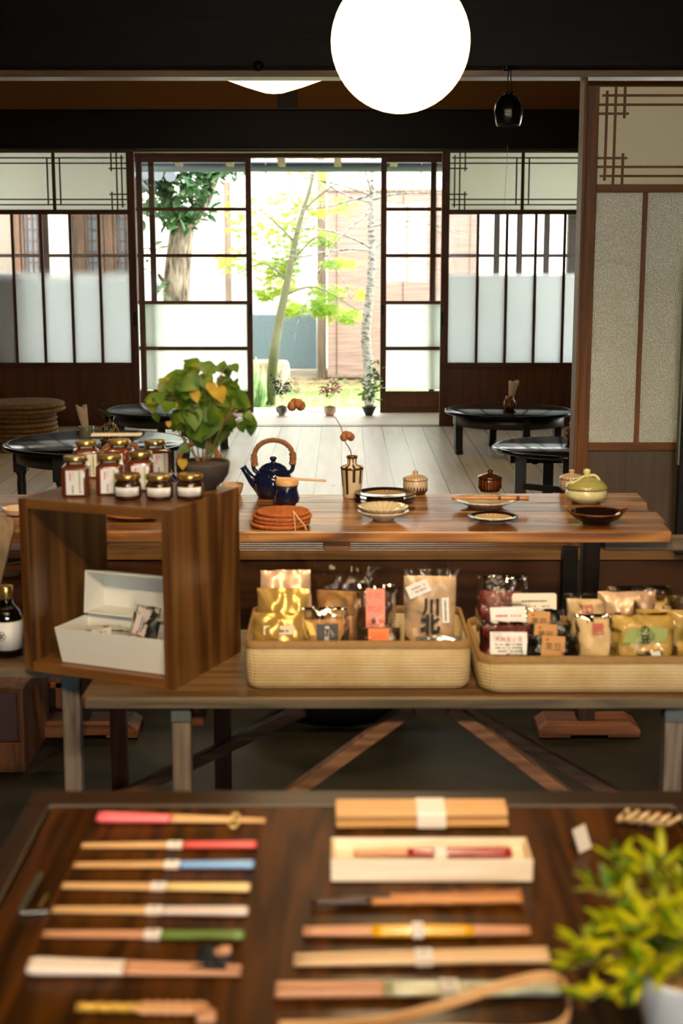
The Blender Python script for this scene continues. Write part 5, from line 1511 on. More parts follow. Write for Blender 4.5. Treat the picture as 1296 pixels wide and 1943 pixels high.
# ---- sauce bottles and the leaning paddle on the rear bench
M_gl = clear_glass('bottle_glass', (.92, .95, .93, 1), 1.6)
M_soy = plain('dark_sauce', (18, 8, 5), .08, coat=.8, coat_rough=.03)
def bottle(label_, c):
    t = thing('sauce_bottle', label_, 'bottle', c, 0, 'sauce bottles on the rear bench')
    MB().lathe([(0, 0), (.031, 0), (.034, .004), (.034, .095), (.030, .108), (.018, .122), (.0135, .132), (.0130, .142), (.0125, .142), (.0128, .132), (.0175, .121), (.029, .107), (.0325, .094), (.0325, .006), (0, .004)], n=40).build('bottle_glass', M_gl, t)
    MB().lathe([(0, .005), (.0315, .005), (.0315, .094), (.028, .107), (.024, .113), (0, .113)], n=40).build('sauce', M_soy, t)
    MB().lathe([(0, .138), (.0150, .138), (.0155, .142), (.0155, .166), (.014, .169), (0, .169)], n=30).build('bottle_cap', M_gold, t)
    mb = MB(); N = 26; r_ = .0345; v0 = []; v1 = []
    for i in range(N + 1):
        a = -math.pi / 2 - 1.9 + 3.8 * i / N
        v0.append(mb.bm.verts.new((r_ * math.cos(a), r_ * math.sin(a), .020))); v1.append(mb.bm.verts.new((r_ * math.cos(a), r_ * math.sin(a), .088)))
    for i in range(N): mb._f([v0[i], v0[i + 1], v1[i + 1], v1[i]], True)
    o = mb.build('bottle_label', M_lab, t); sd = o.modifiers.new('thickness', 'SOLIDIFY'); sd.thickness = .0004; sd.offset = 1
    mb = MB()
    def ringc(cx, cz, r, w_=.0007):
        pts = []
        for k in range(18):
            a = 2 * math.pi * k / 18; x = cx + r * math.cos(a)
            pts.append((x, -math.sqrt(max(.0352 ** 2 - x * x, 1e-6)), cz + r * math.sin(a)))
        mb.tube(pts, w_, 4, closed=True)
    for k in range(6):
        a = k * math.pi / 3; ringc(-.010 + .0072 * math.cos(a), .054 + .0072 * math.sin(a), .0052)
    ringc(-.010, .054, .0038)
    mb.build('round_crest', M_ink, t)
    return t
c = P(17, 1243, ZB)
b1 = bottle('dark sauce bottle with a gold cap and white crested label beside the cube', (c.x, c.y, ZB))
c = P(-8, 1225, ZB)
dup(b1, (c.x, c.y, ZB), .5, 'sauce bottle cut by the left edge, behind the crested label bottle')
a, b = Q(14, 975, 3.5), Q(-38, 1250, 3.36)
t = thing('wooden_paddle', 'tall wooden paddle with a rounded top leaning at the far left', 'paddle', (b.x, 3.36, ZB + .002))
d = Vector((a.x - b.x, .14, a.z - ZB - .01)); L = d.length; d.normalize()
side = Vector((math.cos(.0), 0, -d.x)).normalized(); nn = side.cross(d).normalized()
M_ = Matrix((side, nn, d)).transposed().to_4x4()
pts = [(-.020, 0), (.020, 0), (.024, L - .03), (.020, L - .010), (.010, L), (-.010, L), (-.020, L - .010), (-.024, L - .03)]
mb = MB(); v0 = [mb.bm.verts.new(M_ @ Vector((x, -.008, z))) for x, z in pts]; v1 = [mb.bm.verts.new(M_ @ Vector((x, .008, z))) for x, z in pts]
mb._f(v0); mb._f(v1[::-1])
for i in range(len(pts)): mb._f([v0[i], v1[i], v1[(i + 1) % len(pts)], v0[(i + 1) % len(pts)]])
mb.build('blade', wood('paddle_wood', (58, 44, 28), (128, 104, 74), 'z', .5, 1), t, bevel=.002)

# ------------------------------------------------------------------ straw baskets
def weave(name, c1, c2, sc):
    t = NT(name); co = t.coords()
    sp = t.n('ShaderNodeSeparateXYZ'); t.l(co, sp.inputs[0])
    h = t.math('ADD', sp.outputs[0], sp.outputs[1])
    u = t.math('MULTIPLY', h, sc); v = t.math('MULTIPLY', sp.outputs[2], sc * .75)
    a = t.math('SINE', t.math('MULTIPLY', u, math.pi)); b_ = t.math('SINE', t.math('MULTIPLY', v, math.pi))
    w_ = t.math('ABSOLUTE', t.math('MULTIPLY', a, b_))
    nz = t.noise(co, 9, 5, .6)
    col = t.mix(t.math('MULTIPLY', t.math('POWER', t.math('SUBTRACT', 1.0, w_), 5.0), .55), t.ramp(nz, [(.3, lin(c1)), (.7, lin(c2))]), tuple(x * .45 for x in lin(c1)[:3]) + (1,))
    return t.done(t.bsdf(col, .75, 0, .2, 0, .1, w_, .6, .003))
M_weave = weave('basket_weave', (198, 168, 116), (226, 206, 162), 190)
M_rim = plain('basket_rim', (146, 112, 62), .7, noise=.3, ns=60, bump=.3)
def rrect(x0, x1, y0, y1, r, n=6):
    pts = []
    for cx, cy, a0 in ((x1 - r, y1 - r, 0), (x0 + r, y1 - r, 90), (x0 + r, y0 + r, 180), (x1 - r, y0 + r, 270)):
        for k in range(n + 1):
            a = math.radians(a0 + 90 * k / n); pts.append((cx + r * math.cos(a), cy + r * math.sin(a)))
    return pts
def basket(label_, x0, x1, y0, y1, h, r=.03):
    t = thing('straw_basket', label_, 'basket', ((x0 + x1) / 2, (y0 + y1) / 2, ZB + .0005), 0, 'woven straw baskets')
    X, Y = (x1 - x0) / 2, (y1 - y0) / 2
    mb = MB()
    secs = [(0.0, 0.012), (.004, .004), (.016, 0), (h * .5, -.001), (h, .001)]
    outer = [([mb.bm.verts.new((x, y, z)) for x, y in rrect(-X + i, X - i, -Y + i, Y - i, r)]) for z, i in secs]
    inner = [([mb.bm.verts.new((x, y, z)) for x, y in rrect(-X + .004, X - .004, -Y + .004, Y - .004, r - .002)]) for z in (h, .006)]
    rings = outer + inner
    for a_, b_ in zip(rings, rings[1:]):
        for i in range(len(a_)): mb._f([a_[i], a_[(i + 1) % len(a_)], b_[(i + 1) % len(a_)], b_[i]], True)
    mb._f(outer[0][::-1]); mb._f(inner[-1])
    mb.build('woven_body', M_weave, t)
    mb = MB()
    i0 = [mb.bm.verts.new((x, y, h - .014)) for x, y in rrect(-X - .002, X + .002, -Y - .002, Y + .002, r)]
    i1 = [mb.bm.verts.new((x, y, h + .002)) for x, y in rrect(-X - .001, X + .001, -Y - .001, Y + .001, r)]
    i2 = [mb.bm.verts.new((x, y, h + .002)) for x, y in rrect(-X + .006, X - .006, -Y + .006, Y - .006, r - .003)]
    i3 = [mb.bm.verts.new((x, y, h - .014)) for x, y in rrect(-X + .005, X - .005, -Y + .005, Y - .005, r - .003)]
    for a_, b_ in ((i0, i1), (i1, i2), (i2, i3)):
        for i in range(len(a_)): mb._f([a_[i], a_[(i + 1) % len(a_)], b_[(i + 1) % len(a_)], b_[i]], True)
    mb.build('rim', M_rim, t)
    return t
l0, l1 = P(467, 1306, ZB), P(893, 1310, ZB)
BH1 = .108
basket('rectangular straw basket full of snack packets, the left one', l0.x, l1.x, l1.y, l1.y + .31, BH1)
r0 = P(908, 1316, ZB)
basket('rectangular straw basket at the right, cut off by the photo edge', r0.x, r0.x + .56, r0.y - .005, r0.y + .335, .082, .045)

# ---- packets in the left basket: everything stands on the basket floor and leans back
zf = ZB + .012
M_kin = plain('tan_powder', (216, 178, 136), .8, noise=.15, ns=10)
M_goldfoil = plain('gold_foil', (206, 170, 92), .28, .55, noise=.25, ns=18, bump=.6)
M_pinkfoil = plain('rose_gold_pouch', (214, 176, 146), .32, .3, noise=.2, ns=14, bump=.5)
M_silver = plain('silver_foil', (190, 194, 192), .25, .8, noise=.25, ns=25, bump=.8)
M_brf = plain('dark_snack', (58, 34, 18), .35, noise=.8, ns=30, bump=1)
M_cookie = plain('light_snack', (176, 128, 72), .6, noise=.4, ns=40, bump=.8)
def at(px, y, z=zf): return Vector(((px - 652) / FPX * (y * CP + (CAMH - z) * SP), y, z))
Y0 = l1.y
t = bag('snack_pouch', 'gold and rose pouch at the back left of the left basket', 'pouch', at(543, Y0 + .20), .118, .205, .045, 12, None, .04, 1, m_bag=M_pinkfoil, group='foil pouches in the left basket')
t = bag('snack_pouch', 'second rose gold pouch standing before the one at the back left', 'pouch', at(535, Y0 + .135), .115, .178, .05, 14, None, -.05, 2, m_bag=M_goldfoil, group='foil pouches in the left basket')
t = bag('snack_pouch', 'gold pouch with a small pale label in the front left corner', 'pouch', at(530, Y0 + .07), .110, .140, .05, 16, None, .03, 3, m_bag=M_goldfoil, group='foil pouches in the left basket')
label('pale_label', .068, .020, plain('cream_label', (224, 208, 180), .6), t, (.0, .100, .0265), (0, 0, 0)); lines(t, .05, .011, 1, M_ink, (0, .098, .0272), 12, dens=.8)
t = bag('snack_bag', 'tall clear bag with a rolled shiny top in the middle of the left basket', 'bag', at(648, Y0 + .20), .15, .215, .06, 14, M_cookie, -.22, 4, fill=.72)
t = bag('snack_bag', 'clear bag with a black label and white lettering in the left basket', 'bag', at(618, Y0 + .08), .105, .150, .055, 18, M_cookie, .05, 6, fill=.8)
label('black_label', .048, .045, plain('black_label', (26, 18, 16), .5), t, (.004, .088, .0295), (0, 0, 0)); text('黒ごま', .012, M_lab, t, (.004, .090, .0305), (0, 0, math.pi / 2))
mb = MB(); mb.prism([(0, 0), (.012, .0), (.006, .026), (-.012, .034)], 0, .002); mb.build('yellow_ribbon', plain('yellow_ribbon', (226, 184, 40), .4), t, (-.034, .085, .0285))
t = bag('snack_bag', 'dark brown snack bag with a column of pink labels in the left basket', 'bag', at(712, Y0 + .14), .098, .185, .05, 14, M_brf, .02, 9, fill=.9)
M_pkl = plain('pink_label', (238, 138, 120), .6); M_orl = plain('orange_label', (232, 120, 52), .6)
for k in range(3): label('pink_label', .043, .032, M_pkl, t, (0, .160 - k * .030, .0280 - .0005 * k), (0, 0, 0)); lines(t, .032, .014, 3, plain('dark_pink_print', (206, 92, 84), .6), (0, .160 - k * .030, .0288 - .0005 * k), k + 20, dens=.7)
t = bag('snack_bag', 'dark snack bag with an orange label low at the front of the left basket', 'bag', at(718, Y0 + .06), .105, .120, .04, 22, M_brf, -.03, 11, fill=.9)
label('orange_label', .046, .030, M_orl, t, (0, .090, .0225), (0, 0, 0)); lines(t, .034, .014, 3, plain('dark_orange_print', (182, 78, 30), .6), (0, .090, .0232), 30, dens=.7)
t = bag('rice_cracker_bag', 'clear bag with bold black brush lettering at the right of the left basket', 'bag', at(814, Y0 + .17), .132, .215, .035, 6, M_kin, -.06, 13, fill=.92, fillw=.88, m_bag=M_plast)
t.name = 'lettered_bag'
mb = label('tag_label', .052, .030, M_lab, t, (-.026, .172, .0195), (0, 0, .42)); lines(t, .036, .018, 2, plain('faint_print', (178, 140, 140), .7), (-.026, .172, .0203), 40, rot=(0, 0, .42), dens=.7)
text('川', .040, M_ink, t, (.004, .130, .0245), (0, 0, 0), bold=.0016)
text('北', .044, M_ink, t, (.002, .090, .0245), (0, 0, 0), bold=.0018)
label('side_label', .016, .058, M_lab, t, (.036, .124, .0195), (0, 0, .05)); lines(t, .048, .008, 1, M_ink2, (.036, .124, .0203), 42, rot=(0, 0, math.pi / 2 + .05), dens=.9)
t = bag('silver_packet', 'small silvery rolled packet lying before the brush lettered bag', 'packet', at(832, Y0 + .05, zf + .05), .100, .048, .038, 35, None, .02, 15, m_bag=M_silver)
t = bag('silver_packet', 'crumpled clear packet beneath the silvery roll at the basket front', 'packet', at(836, Y0 + .055), .100, .060, .030, 35, M_cookie, .02, 17)

# ---- packets in the right basket
Y1 = r0.y
M_bean = plain('dark_red_beans', (96, 22, 24), .4, noise=.7, ns=110, bump=1.0)
M_bl2 = plain('black_beans', (20, 16, 12), .25, noise=.8, ns=90, bump=1.0)
M_rice = plain('cream_rice', (214, 184, 136), .7, noise=.12, ns=60, bump=.3)
M_yelf = plain('yellow_snack', (206, 168, 84), .4, noise=.35, ns=20, bump=.6, coat=.3)
t = bag('bean_bag', 'clear bag of dark red beans at the back left of the right basket', 'bag', at(950, Y1 + .235), .115, .19, .05, 12, M_bean, -.10, 21, fill=.8)
t = bag('bean_bag', 'bag of red beans, its red printed label half hidden by the one in front', 'bag', at(960, Y1 + .15), .118, .150, .05, 18, M_bean, .05, 22, fill=.9)
label('white_label', .080, .036, M_lab, t, (.004, .118, .0270), (0, 0, .03)); lines(t, .06, .010, 1, M_redi, (.004, .116, .0278), 43, dens=.6)
t = bag('bean_bag', 'bag of red beans with a white label lettered in red at the front', 'bag', at(964, Y1 + .072), .122, .125, .055, 22, M_bean, .03, 23, fill=.92)
label('white_label', .082, .050, M_lab, t, (.0, .074, .0290), (0, 0, -.02)); text('大納言小豆', .0125, M_redi, t, (0, .082, .0300), (0, 0, -.02)); lines(t, .06, .022, 3, M_ink2, (0, .064, .0297), 44, dens=.6)
cc = at(1013, Y1 + .20)
t = thing('text_card', 'white card of small printed text standing behind the black bean packets', 'card', (cc.x, cc.y, zf), .04)
t.rotation_euler = (math.radians(84), 0, .03)
MB().prism(rrect(-.051, .051, 0, .158, .006, 3), -.001, 0).build('card', plain('cream_card', (236, 226, 204), .6), t)
lines(t, .058, .006, 1, M_ink, (0, .140, 0), 50, dens=.9, t_=.0005); lines(t, .074, .026, 4, M_ink2, (.004, .118, 0), 51, dens=.65, t_=.0005)
M_tan = plain('tan_paper_label', (192, 142, 82), .7)
for k, (px, yy, dz, lab) in enumerate([(1010, .20, .045, 'rearmost'), (1022, .145, .03, 'third from the front'), (1034, .09, .015, 'second from the front'), (1048, .045, 0, 'frontmost')]):
    t = bag('black_bean_packet', 'black bean packet with a tan paper label, %s of the four' % lab, 'packet', at(px, Y1 + yy), .118, .104 + dz, .040, 20, M_bl2, .05 - .04 * k, 30 + k, fill=.95, group='black bean packets')
    label('tan_label', .050, .050, M_tan, t, (0, .074 + dz * .95, .0222), (0, 0, -.06)); text('黒豆', .018, M_ink, t, (0, .074 + dz * .95, .0231), (0, 0, -.06))
    MB().lathe([(0, 0), (.003, 0), (.003, .0005), (0, .0005)], n=14).build('red_seal', M_redi, t, (-.012, .091 + dz * .95, .0229))
for k, (px, yy, H_, lab) in enumerate([(1112, .19, .160, 'upper one behind'), (1132, .10, .135, 'lower one in front')]):
    t = bag('rice_bag', 'cream bag with a red square stamp, %s' % lab, 'bag', at(px, Y1 + yy), .100, H_, .045, 18, M_rice, -.10 - .06 * k, 40 + k, fill=.9, group='cream bags with red stamps')
    mb = MB(); w_ = .012
    for (x0, x1, y0, y1) in ((-w_, w_, w_ - .002, w_), (-w_, w_, -w_, -w_ + .002), (-w_, -w_ + .002, -w_, w_), (w_ - .002, w_, -w_, w_)): mb.box(x0, x1, y0, y1, 0, .0006)
    mb.build('red_stamp', M_redi, t, (.0, H_ * .74, .0245), (0, 0, .05)); text('工' if k == 0 else '回', .018, M_redi, t, (0, H_ * .74, .0250), (0, 0, .05), bold=.0006)
for k, (px, yy, W_2, H_, lab) in enumerate([(1215, .28, .165, .155, 'rearmost'), (1190, .20, .13, .160, 'with a pale shiny upper band'), (1256, .14, .13, .165, 'second from the front')]):
    t = bag('golden_bag', 'golden snack bag at the end of the right basket, %s' % lab, 'bag', at(px, Y1 + yy), W_2, H_, .05, 14, M_yelf, .04 - .05 * k, 50 + k, fill=.8, group='golden snack bags', m_bag=M_plast if k != 1 else M_pinkfoil)
t = bag('golden_bag', 'golden snack bag with a green and black brush label in front', 'bag', at(1222, Y1 + .07), .150, .145, .05, 20, M_yelf, -.04, 57, fill=.95, group='golden snack bags')
mb = MB(); mb.prism([(-.05, -.018), (.045, -.012), (.05, .016), (.01, .020), (-.04, .012)], 0, .0006); mb.build('green_label', plain('green_label', (150, 164, 92), .7), t, (.0, .092, .0265))
text('の\n豆', .022, M_ink, t, (.0, .094, .0272), (0, 0, 0), bold=.0006)
t = bag('small_packet', 'small brown and white packet at the front of the golden bags', 'packet', at(1236, Y1 + .035, zf + .035), .06, .04, .02, 40, M_brf, .1, 60)
label('white_label', .022, .022, M_lab, t, (.012, .022, .0115), (0, 0, .2))

# ------------------------------------------------------------------ the dark table in front with the chopsticks
ZF = CAMH - .762
W_ft = wood('dark_table_wood', (26, 11, 0), (84, 47, 6), 'y', .36, 1.1, rings=.5, coat=.14, spec=.08, coat_rough=.14, mid=(56, 29, 2))
W_fx = wood('dark_table_frame', (24, 14, 4), (56, 34, 12), 'x', .3, 1, rings=.3, coat=.1, coat_rough=.2)
W_fy = wood('dark_table_frame_y', (24, 14, 4), (56, 34, 12), 'y', .3, 1, rings=.3, coat=.1, coat_rough=.2)
t = thing('dark_table', 'dark stained wooden table in the foreground, laid with chopsticks', 'table', (0, 0, 0))
x0, x1 = -.440, .500; y1 = P(600, 1500, ZF).y; y0 = .95
xi0 = P(100, 1528, ZF).x; xi1 = P(1270, 1526, ZF).x; yi = P(600, 1529, ZF).y
MB().box(xi0, xi1, y0 + .05, yi, -.022, -.0015).build('tabletop', W_ft, t, (0, 0, ZF), bevel=.001)
MB().box(x0, x1, yi + .004, y1, -.028, 0).build('frame', W_fx, t, (0, 0, ZF), bevel=.0015)
for a_, b_ in ((x0, xi0 - .004), (xi1 + .004, x1)): MB().box(a_, b_, y0 + .05, yi + .004, -.028, 0).build('frame', W_fy, t, (0, 0, ZF), bevel=.002)
MB().box(x0, x1, y0, y0 + .05, -.028, 0).build('frame', W_fx, t, (0, 0, ZF), bevel=.002)
MB().box(xi0 - .004, xi1 + .004, yi - .0005, yi + .0045, -.006, .0004).build('inlay_strip', plain('grey_inlay', (92, 88, 82), .35), t, (0, 0, ZF))
MB().box(x0 + .03, x1 - .03, y0 + .03, y1 - .03, -.09, -.028).build('apron', W_fx, t, (0, 0, ZF), bevel=.002)
for xx in (x0 + .03, x1 - .08):
    for yy in (y0 + .03, y1 - .08): MB().box(xx, xx + .05, yy, yy + .05, 0, ZF - .09).build('leg', W_fy, t, bevel=.003)

ZS = ZF + .0005
M_tan_s = wood('bamboo_tan', (188, 142, 88), (222, 180, 124), 'x', .4, 3, rings=.2)
M_pin_s = wood('pinkish_wood', (186, 128, 92), (220, 164, 124), 'x', .4, 3, rings=.2)
M_band = plain('paper_band', (236, 232, 226), .7)
def colr(n, c): return plain('lacquer_' + n, c, .25, noise=.04, coat=.3)
def stick(t, a, b, r0, r1, m, gap, grip=None, gm=None, name='chopstick', zoff=0):
    """one stick from a (thick end) to b (tip) in local coordinates; grip = fraction painted from the thick end"""
    a, b = Vector(a), Vector(b)
    N = 14
    def seg(f0, f1, k=1.0):
        return [a.lerp(b, f0 + (f1 - f0) * i / N) + Vector((0, 0, zoff)) for i in range(N + 1)], [(r0 + (r1 - r0) * (f0 + (f1 - f0) * i / N)) * k for i in range(N + 1)]
    p_, r_ = seg(grip or 0, 1)
    o = MB().tube(p_, r_, 10).build(name, m, t)
    if grip:
        p_, r_ = seg(0, grip, 1.03)
        r_[0] *= .75
        MB().tube(p_, r_, 10).build('painted_grip', gm, o)
    return o
def pair(label_, pxa, pya, pxb, pyb, m, grip, gm, band=None, r0=.0041, r1=.0019, name='chopstick_pair', cat='chopsticks', spread=1.0, group='chopstick pairs on the dark table', bandw=.019, fan=0.0):
    A, B = P(pxa, pya, ZS), P(pxb, pyb, ZS)
    t = thing(name, label_, cat, A, 0, group)
    d = B - A
    for s in (-1, 1):
        off = Vector((0, s * r0 * 1.05 * spread, r0)); off2 = Vector((0, s * (r1 * 1.3 + r0 * .45) * spread + fan * s, r1))
        stick(t, off, d + off2, r0, r1, m, 0, grip, gm)
    if band is not None:
        c = d * band
        u = d.normalized()
        rb = (r0 + (r1 - r0) * band)
        mb = MB()
        w_ = bandw / 2
        hy = rb * 2.15 + r0 * .25 * (band)
        mb.box(-w_, w_, -hy, hy, .0, rb * 2.15)
        mb.build('paper_band', M_band, t, (c.x, c.y, 0), (0, 0, math.atan2(u.y, u.x)), bevel=.001)
        mb = MB(); mb.box(-.003, .003, -.0006, .0006, 0, .0003); mb.box(-.002, .002, -.003, -.002, 0, .0003)
        mb.build('small_print', plain('red_print', (150, 90, 90), .7), t, (c.x, c.y + hy * .3, rb * 2.15))
    return t
pair('chopsticks with white bands and coral red grips, second pair of the left column', 488, 1608, 155, 1607, M_tan_s, .42, colr('red', (206, 74, 68)), .47)
pair('chopsticks with pale blue grips in the left column', 483, 1646, 140, 1644, M_tan_s, .42, colr('blue', (120, 164, 212)), .455)
pair('chopsticks with pale yellow grips in the left column', 475, 1690, 118, 1683, M_tan_s, .44, colr('yellow', (226, 200, 136)), .485)
pair('chopsticks with pinkish white grips in the left column', 471, 1735, 100, 1729, M_tan_s, .44, colr('white', (220, 202, 190)), .48)
pair('chopsticks with moss green grips in the left column', 465, 1781, 82, 1775, M_pin_s, .42, colr('green', (98, 124, 52)), .455)
pair('chopsticks with pink grips resting on a gold knot, top of the left column', 185, 1558, 504, 1559, M_tan_s, .44, colr('pink', (226, 100, 108)), None, r0=.0058, r1=.0016, spread=1.0)
pair('chopsticks with thick white grips resting on a black bow, left column', 54, 1844, 458, 1846, M_pin_s, .45, colr('bright_white', (232, 216, 200)), None, r0=.0066, r1=.0028)
# gold knot rest and black bow rest
c = P(445, 1560, ZS)
mb = MB()
for s in (-1, 1):
    mb.tube([(.0055 * math.cos(a) * (1 if s < 0 else .85), s * .0135 + .010 * math.sin(a), .006 + .0 * a) for a in [2 * math.pi * k / 20 for k in range(20)]], .0022, 7, closed=True)
mb.tube([(-.003, -.004, .0075), (0, 0, .0125), (.003, .004, .0075)], .0024, 6)
tag(mb.build('chopstick_rest', plain('gold_knot', (206, 178, 110), .35, .3), None, (c.x, c.y, ZS - .0035)), 'pale gold knotted chopstick rest under the pink pair', 'chopstick rest')
c = P(400, 1842, ZS)
mb = MB()
mb.leaf((.0, 0, .006), (-.35, 1, .35), (0, -.5, 1), .030, .024, 'oval', curl=-.1); mb.leaf((0, 0, .006), (.9, .6, .3), (0, -.3, 1), .028, .02, 'oval', curl=-.1); mb.leaf((0, 0, .006), (-1, -.15, .1), (0, 0, 1), .022, .013, 'oval')
mb.leaf((.0, 0, .006), (1, -.5, .05), (0, 0, 1), .020, .016, 'oval')
mb.lathe([(0, .001), (.007, .002), (.008, .007), (.005, .012), (0, .013)], n=14)
o = mb.build('chopstick_rest', plain('black_cloth', (14, 16, 22), .6), None, (c.x, c.y + .002, ZS)); sd = o.modifiers.new('thickness', 'SOLIDIFY'); sd.thickness = .0015
tag(o, 'black bow shaped chopstick rest under the white gripped pair', 'chopstick rest')
c = P(422, 1836, ZS)
tag(MB().lathe([(0, -.011), (.0045, -.009), (.0055, 0), (.0045, .009), (0, .011)], n=14, M=Matrix.Rotation(math.radians(65), 4, 'Y') @ Matrix.Rotation(.4, 4, 'X')).build('wooden_bead', M_pin_s, None, (c.x, c.y + .004, ZS + .017)), 'small tan oval bead beside the black bow', 'bead')
# gold twig and tan piece at the bottom edge
A = P(145, 1918, ZS); B = P(382, 1920, ZS)
t = thing('twisted_cord_ornament', 'gold and blush knotted cord ornament at the bottom left', 'ornament', A)
q = random.Random(5)
mb = MB(); d = B - A
for k in range(3): mb.tube([d * (i / 20) + Vector((0, .0035 * math.sin(i * .8 + k * 2.1), .004 + .002 * math.cos(i * .8 + k * 2.1))) for i in range(12)], .0028, 7)
mb.build('gold_cord', plain('gold_cord', (204, 160, 60), .35, .3), t)
mb = MB()
for k in range(13):
    c_ = d * (.50 + .5 * k / 12)
    mb.tube([c_ + Vector((.006 * math.cos(a), .008 * math.sin(a) * (1 if k % 2 else .7), .004 + .002 * math.sin(a * 2))) for a in [2 * math.pi * j / 14 for j in range(14)]], .0022, 6, closed=True)
mb.build('blush_knot', plain('blush_cord', (226, 172, 122), .5), t)
c = P(391, 1937, ZS)
tag(MB().box(-.010, .010, -.008, .008, 0, .010).build('wooden_piece', M_pin_s, None, (c.x, c.y, ZS), (0, 0, .1), bevel=.003), 'small tan wooden block at the bottom edge left of centre', 'wooden block')
c = P(590, 1938, ZS)
# tweezers like silver clip at the left edge
A = P(38, 1733, ZS); B = P(78, 1680, ZS)
t = thing('silver_clip', 'small silver and gold hinged clip lying at the left table edge', 'clip', A)
M_sil = plain('silver', (176, 172, 160), .25, .9)
d = B - A
MB().bar((0, 0, .003), d + Vector((0, 0, .016)), .007, .002).build('upper_arm', M_sil, t, bevel=.0006)
MB().bar((0, 0, .0012), (.034, .004, .0012), .007, .002).build('lower_arm', M_sil, t, bevel=.0006)
MB().bar((.020, .010, .002), (.026, .030, .009), .004, .003).build('gold_bead', M_gold, t, bevel=.001)

# ---- right column
A = P(636, 1558, ZS); B = P(961, 1556, ZS)
t = thing('chopstick_bundle', 'thick bundle of tan chopsticks held by a white paper band', 'chopstick bundle', A)
d = B - A; q = random.Random(2)
for j in range(3):
    for k in range(6):
        y_ = -.022 + k * .0088 + (.004 if j % 2 else 0); z_ = .0040 + j * .0070
        if k == 5 and j % 2: continue
        mb = MB(); mb.bar((q.uniform(0, .002), y_, z_), (d.x + q.uniform(-.002, 0), d.y + y_ * .9, z_), .0078, .0066, up=(0, 0, 1))
        mb.build('chopstick', W_bs if False else M_tan_s, t, bevel=.0012)
MB().box(d.x * .47, d.x * .64, -.0275, .0275, .0002, .0228).build('paper_band', M_band, t, bevel=.002)
A = P(628, 1673, ZS); B = P(1010, 1671, ZS)
t = thing('long_wooden_box', 'long pale open wooden box holding a red chopstick', 'box', A)
L = (B - A).x; D_ = .068; H_ = .028; M_pine = wood('pale_pine', (222, 204, 178), (240, 226, 204), 'x', .6, 2, rings=.4)
M_piney = wood('pale_pine_end', (206, 176, 132), (228, 200, 160), 'y', .6, 2, rings=.4)
MB().box(.004, L - .004, .004, D_ - .004, .0005, .015).build('box_bottom', M_pine, t)
for y_ in (0, D_ - .0045): MB().box(0, L, y_, y_ + .0045, 0, H_).build('long_side', M_pine, t, bevel=.0006)
for x_ in (0, L - .0045): MB().box(x_, x_ + .0045, .0045, D_ - .0045, 0, H_ - .001).build('end_board', M_piney, t, bevel=.0006)
t2 = thing('red_chopsticks', 'red and tan chopsticks lying inside the long pale box', 'chopsticks', (A.x, A.y, ZS + .0152))
M_red_s = colr('deep_red', (150, 12, 10))
for s in (-1, 1): stick(t2, (L - .022, D_ * .52 + s * .0050, .0075), (.028, D_ * .52 + s * .0035, .0070), .0048, .0024, M_pin_s, 0, .66, M_red_s)
MB().box(L * .52, L * .58, D_ * .52 - .012, D_ * .52 + .012, .0028, .0125).build('paper_band', M_band, t2, bevel=.001)
# jointed dark bamboo
A = P(990, 1714, ZS); B = P(574, 1718, ZS)
t = thing('jointed_bamboo_chopsticks', 'pair of jointed brown bamboo chopsticks with dark tips', 'chopsticks', A)
d = B - A; M_bb = wood('brown_bamboo_joint', (136, 76, 30), (196, 130, 68), 'x', .35, 2)
M_bt = plain('dark_tip', (58, 34, 22), .4)
for s in (-1, 1):
    N = 28
    pts = [Vector((0, s * .0058 + .004, .0058)).lerp(d * (.84 if s > 0 else .96) + Vector((0, s * .0045 + .002, .0045)), i / N) for i in range(N + 1)]
    rad = [(.0062 - .0022 * i / N) * (1.16 if i % 5 == 0 else 1) for i in range(N + 1)]
    o = MB().tube(pts[:int(N * .78)], rad[:int(N * .78)], 10).build('chopstick', M_bb, t)
    MB().tube(pts[int(N * .78) - 1:], rad[int(N * .78) - 1:], 10).build('dark_tip', M_bt, o)
# both ends tapered, yellow middle
A = P(1005, 1773, ZS); B = P(576, 1774, ZS)
t = thing('chopstick_pair', 'double tapered chopsticks with a yellow middle, right column', 'chopsticks', A, 0, 'chopstick pairs on the dark table')
d = B - A; M_ylac = colr('bright_yellow', (232, 172, 24))
for s in (-1, 1):
    N = 20
    pts = [Vector((0, s * .0046, .0046)) + d * (i / N) for i in range(N + 1)]
    rad = [.0030 + .0020 * math.sin(math.pi * i / N) for i in range(N + 1)]
    o = MB().tube(pts, rad, 10).build('chopstick', M_pin_s, t)
    MB().tube(pts[5:15], [r_ * 1.05 for r_ in rad[5:15]], 10).build('yellow_middle', M_ylac, o)
MB().box(d.x * .52, d.x * .47, -.0105, .0105, 0, .0105).build('paper_band', M_band, t, bevel=.001)
pair('plain beige chopsticks with a rounded thick end, right column', 1040, 1822, 558, 1827, wood('beige_wood', (214, 174, 128), (236, 202, 158), 'x', .5, 2, rings=.3), None, None, .49, r0=.0062, r1=.0034)
pair('tan chopsticks with pale green grips, nearest the looped tongs', 1063, 1884, 523, 1886, M_pin_s, .62, colr('pale_green', (176, 176, 140)), .39, r0=.0052, r1=.0046)
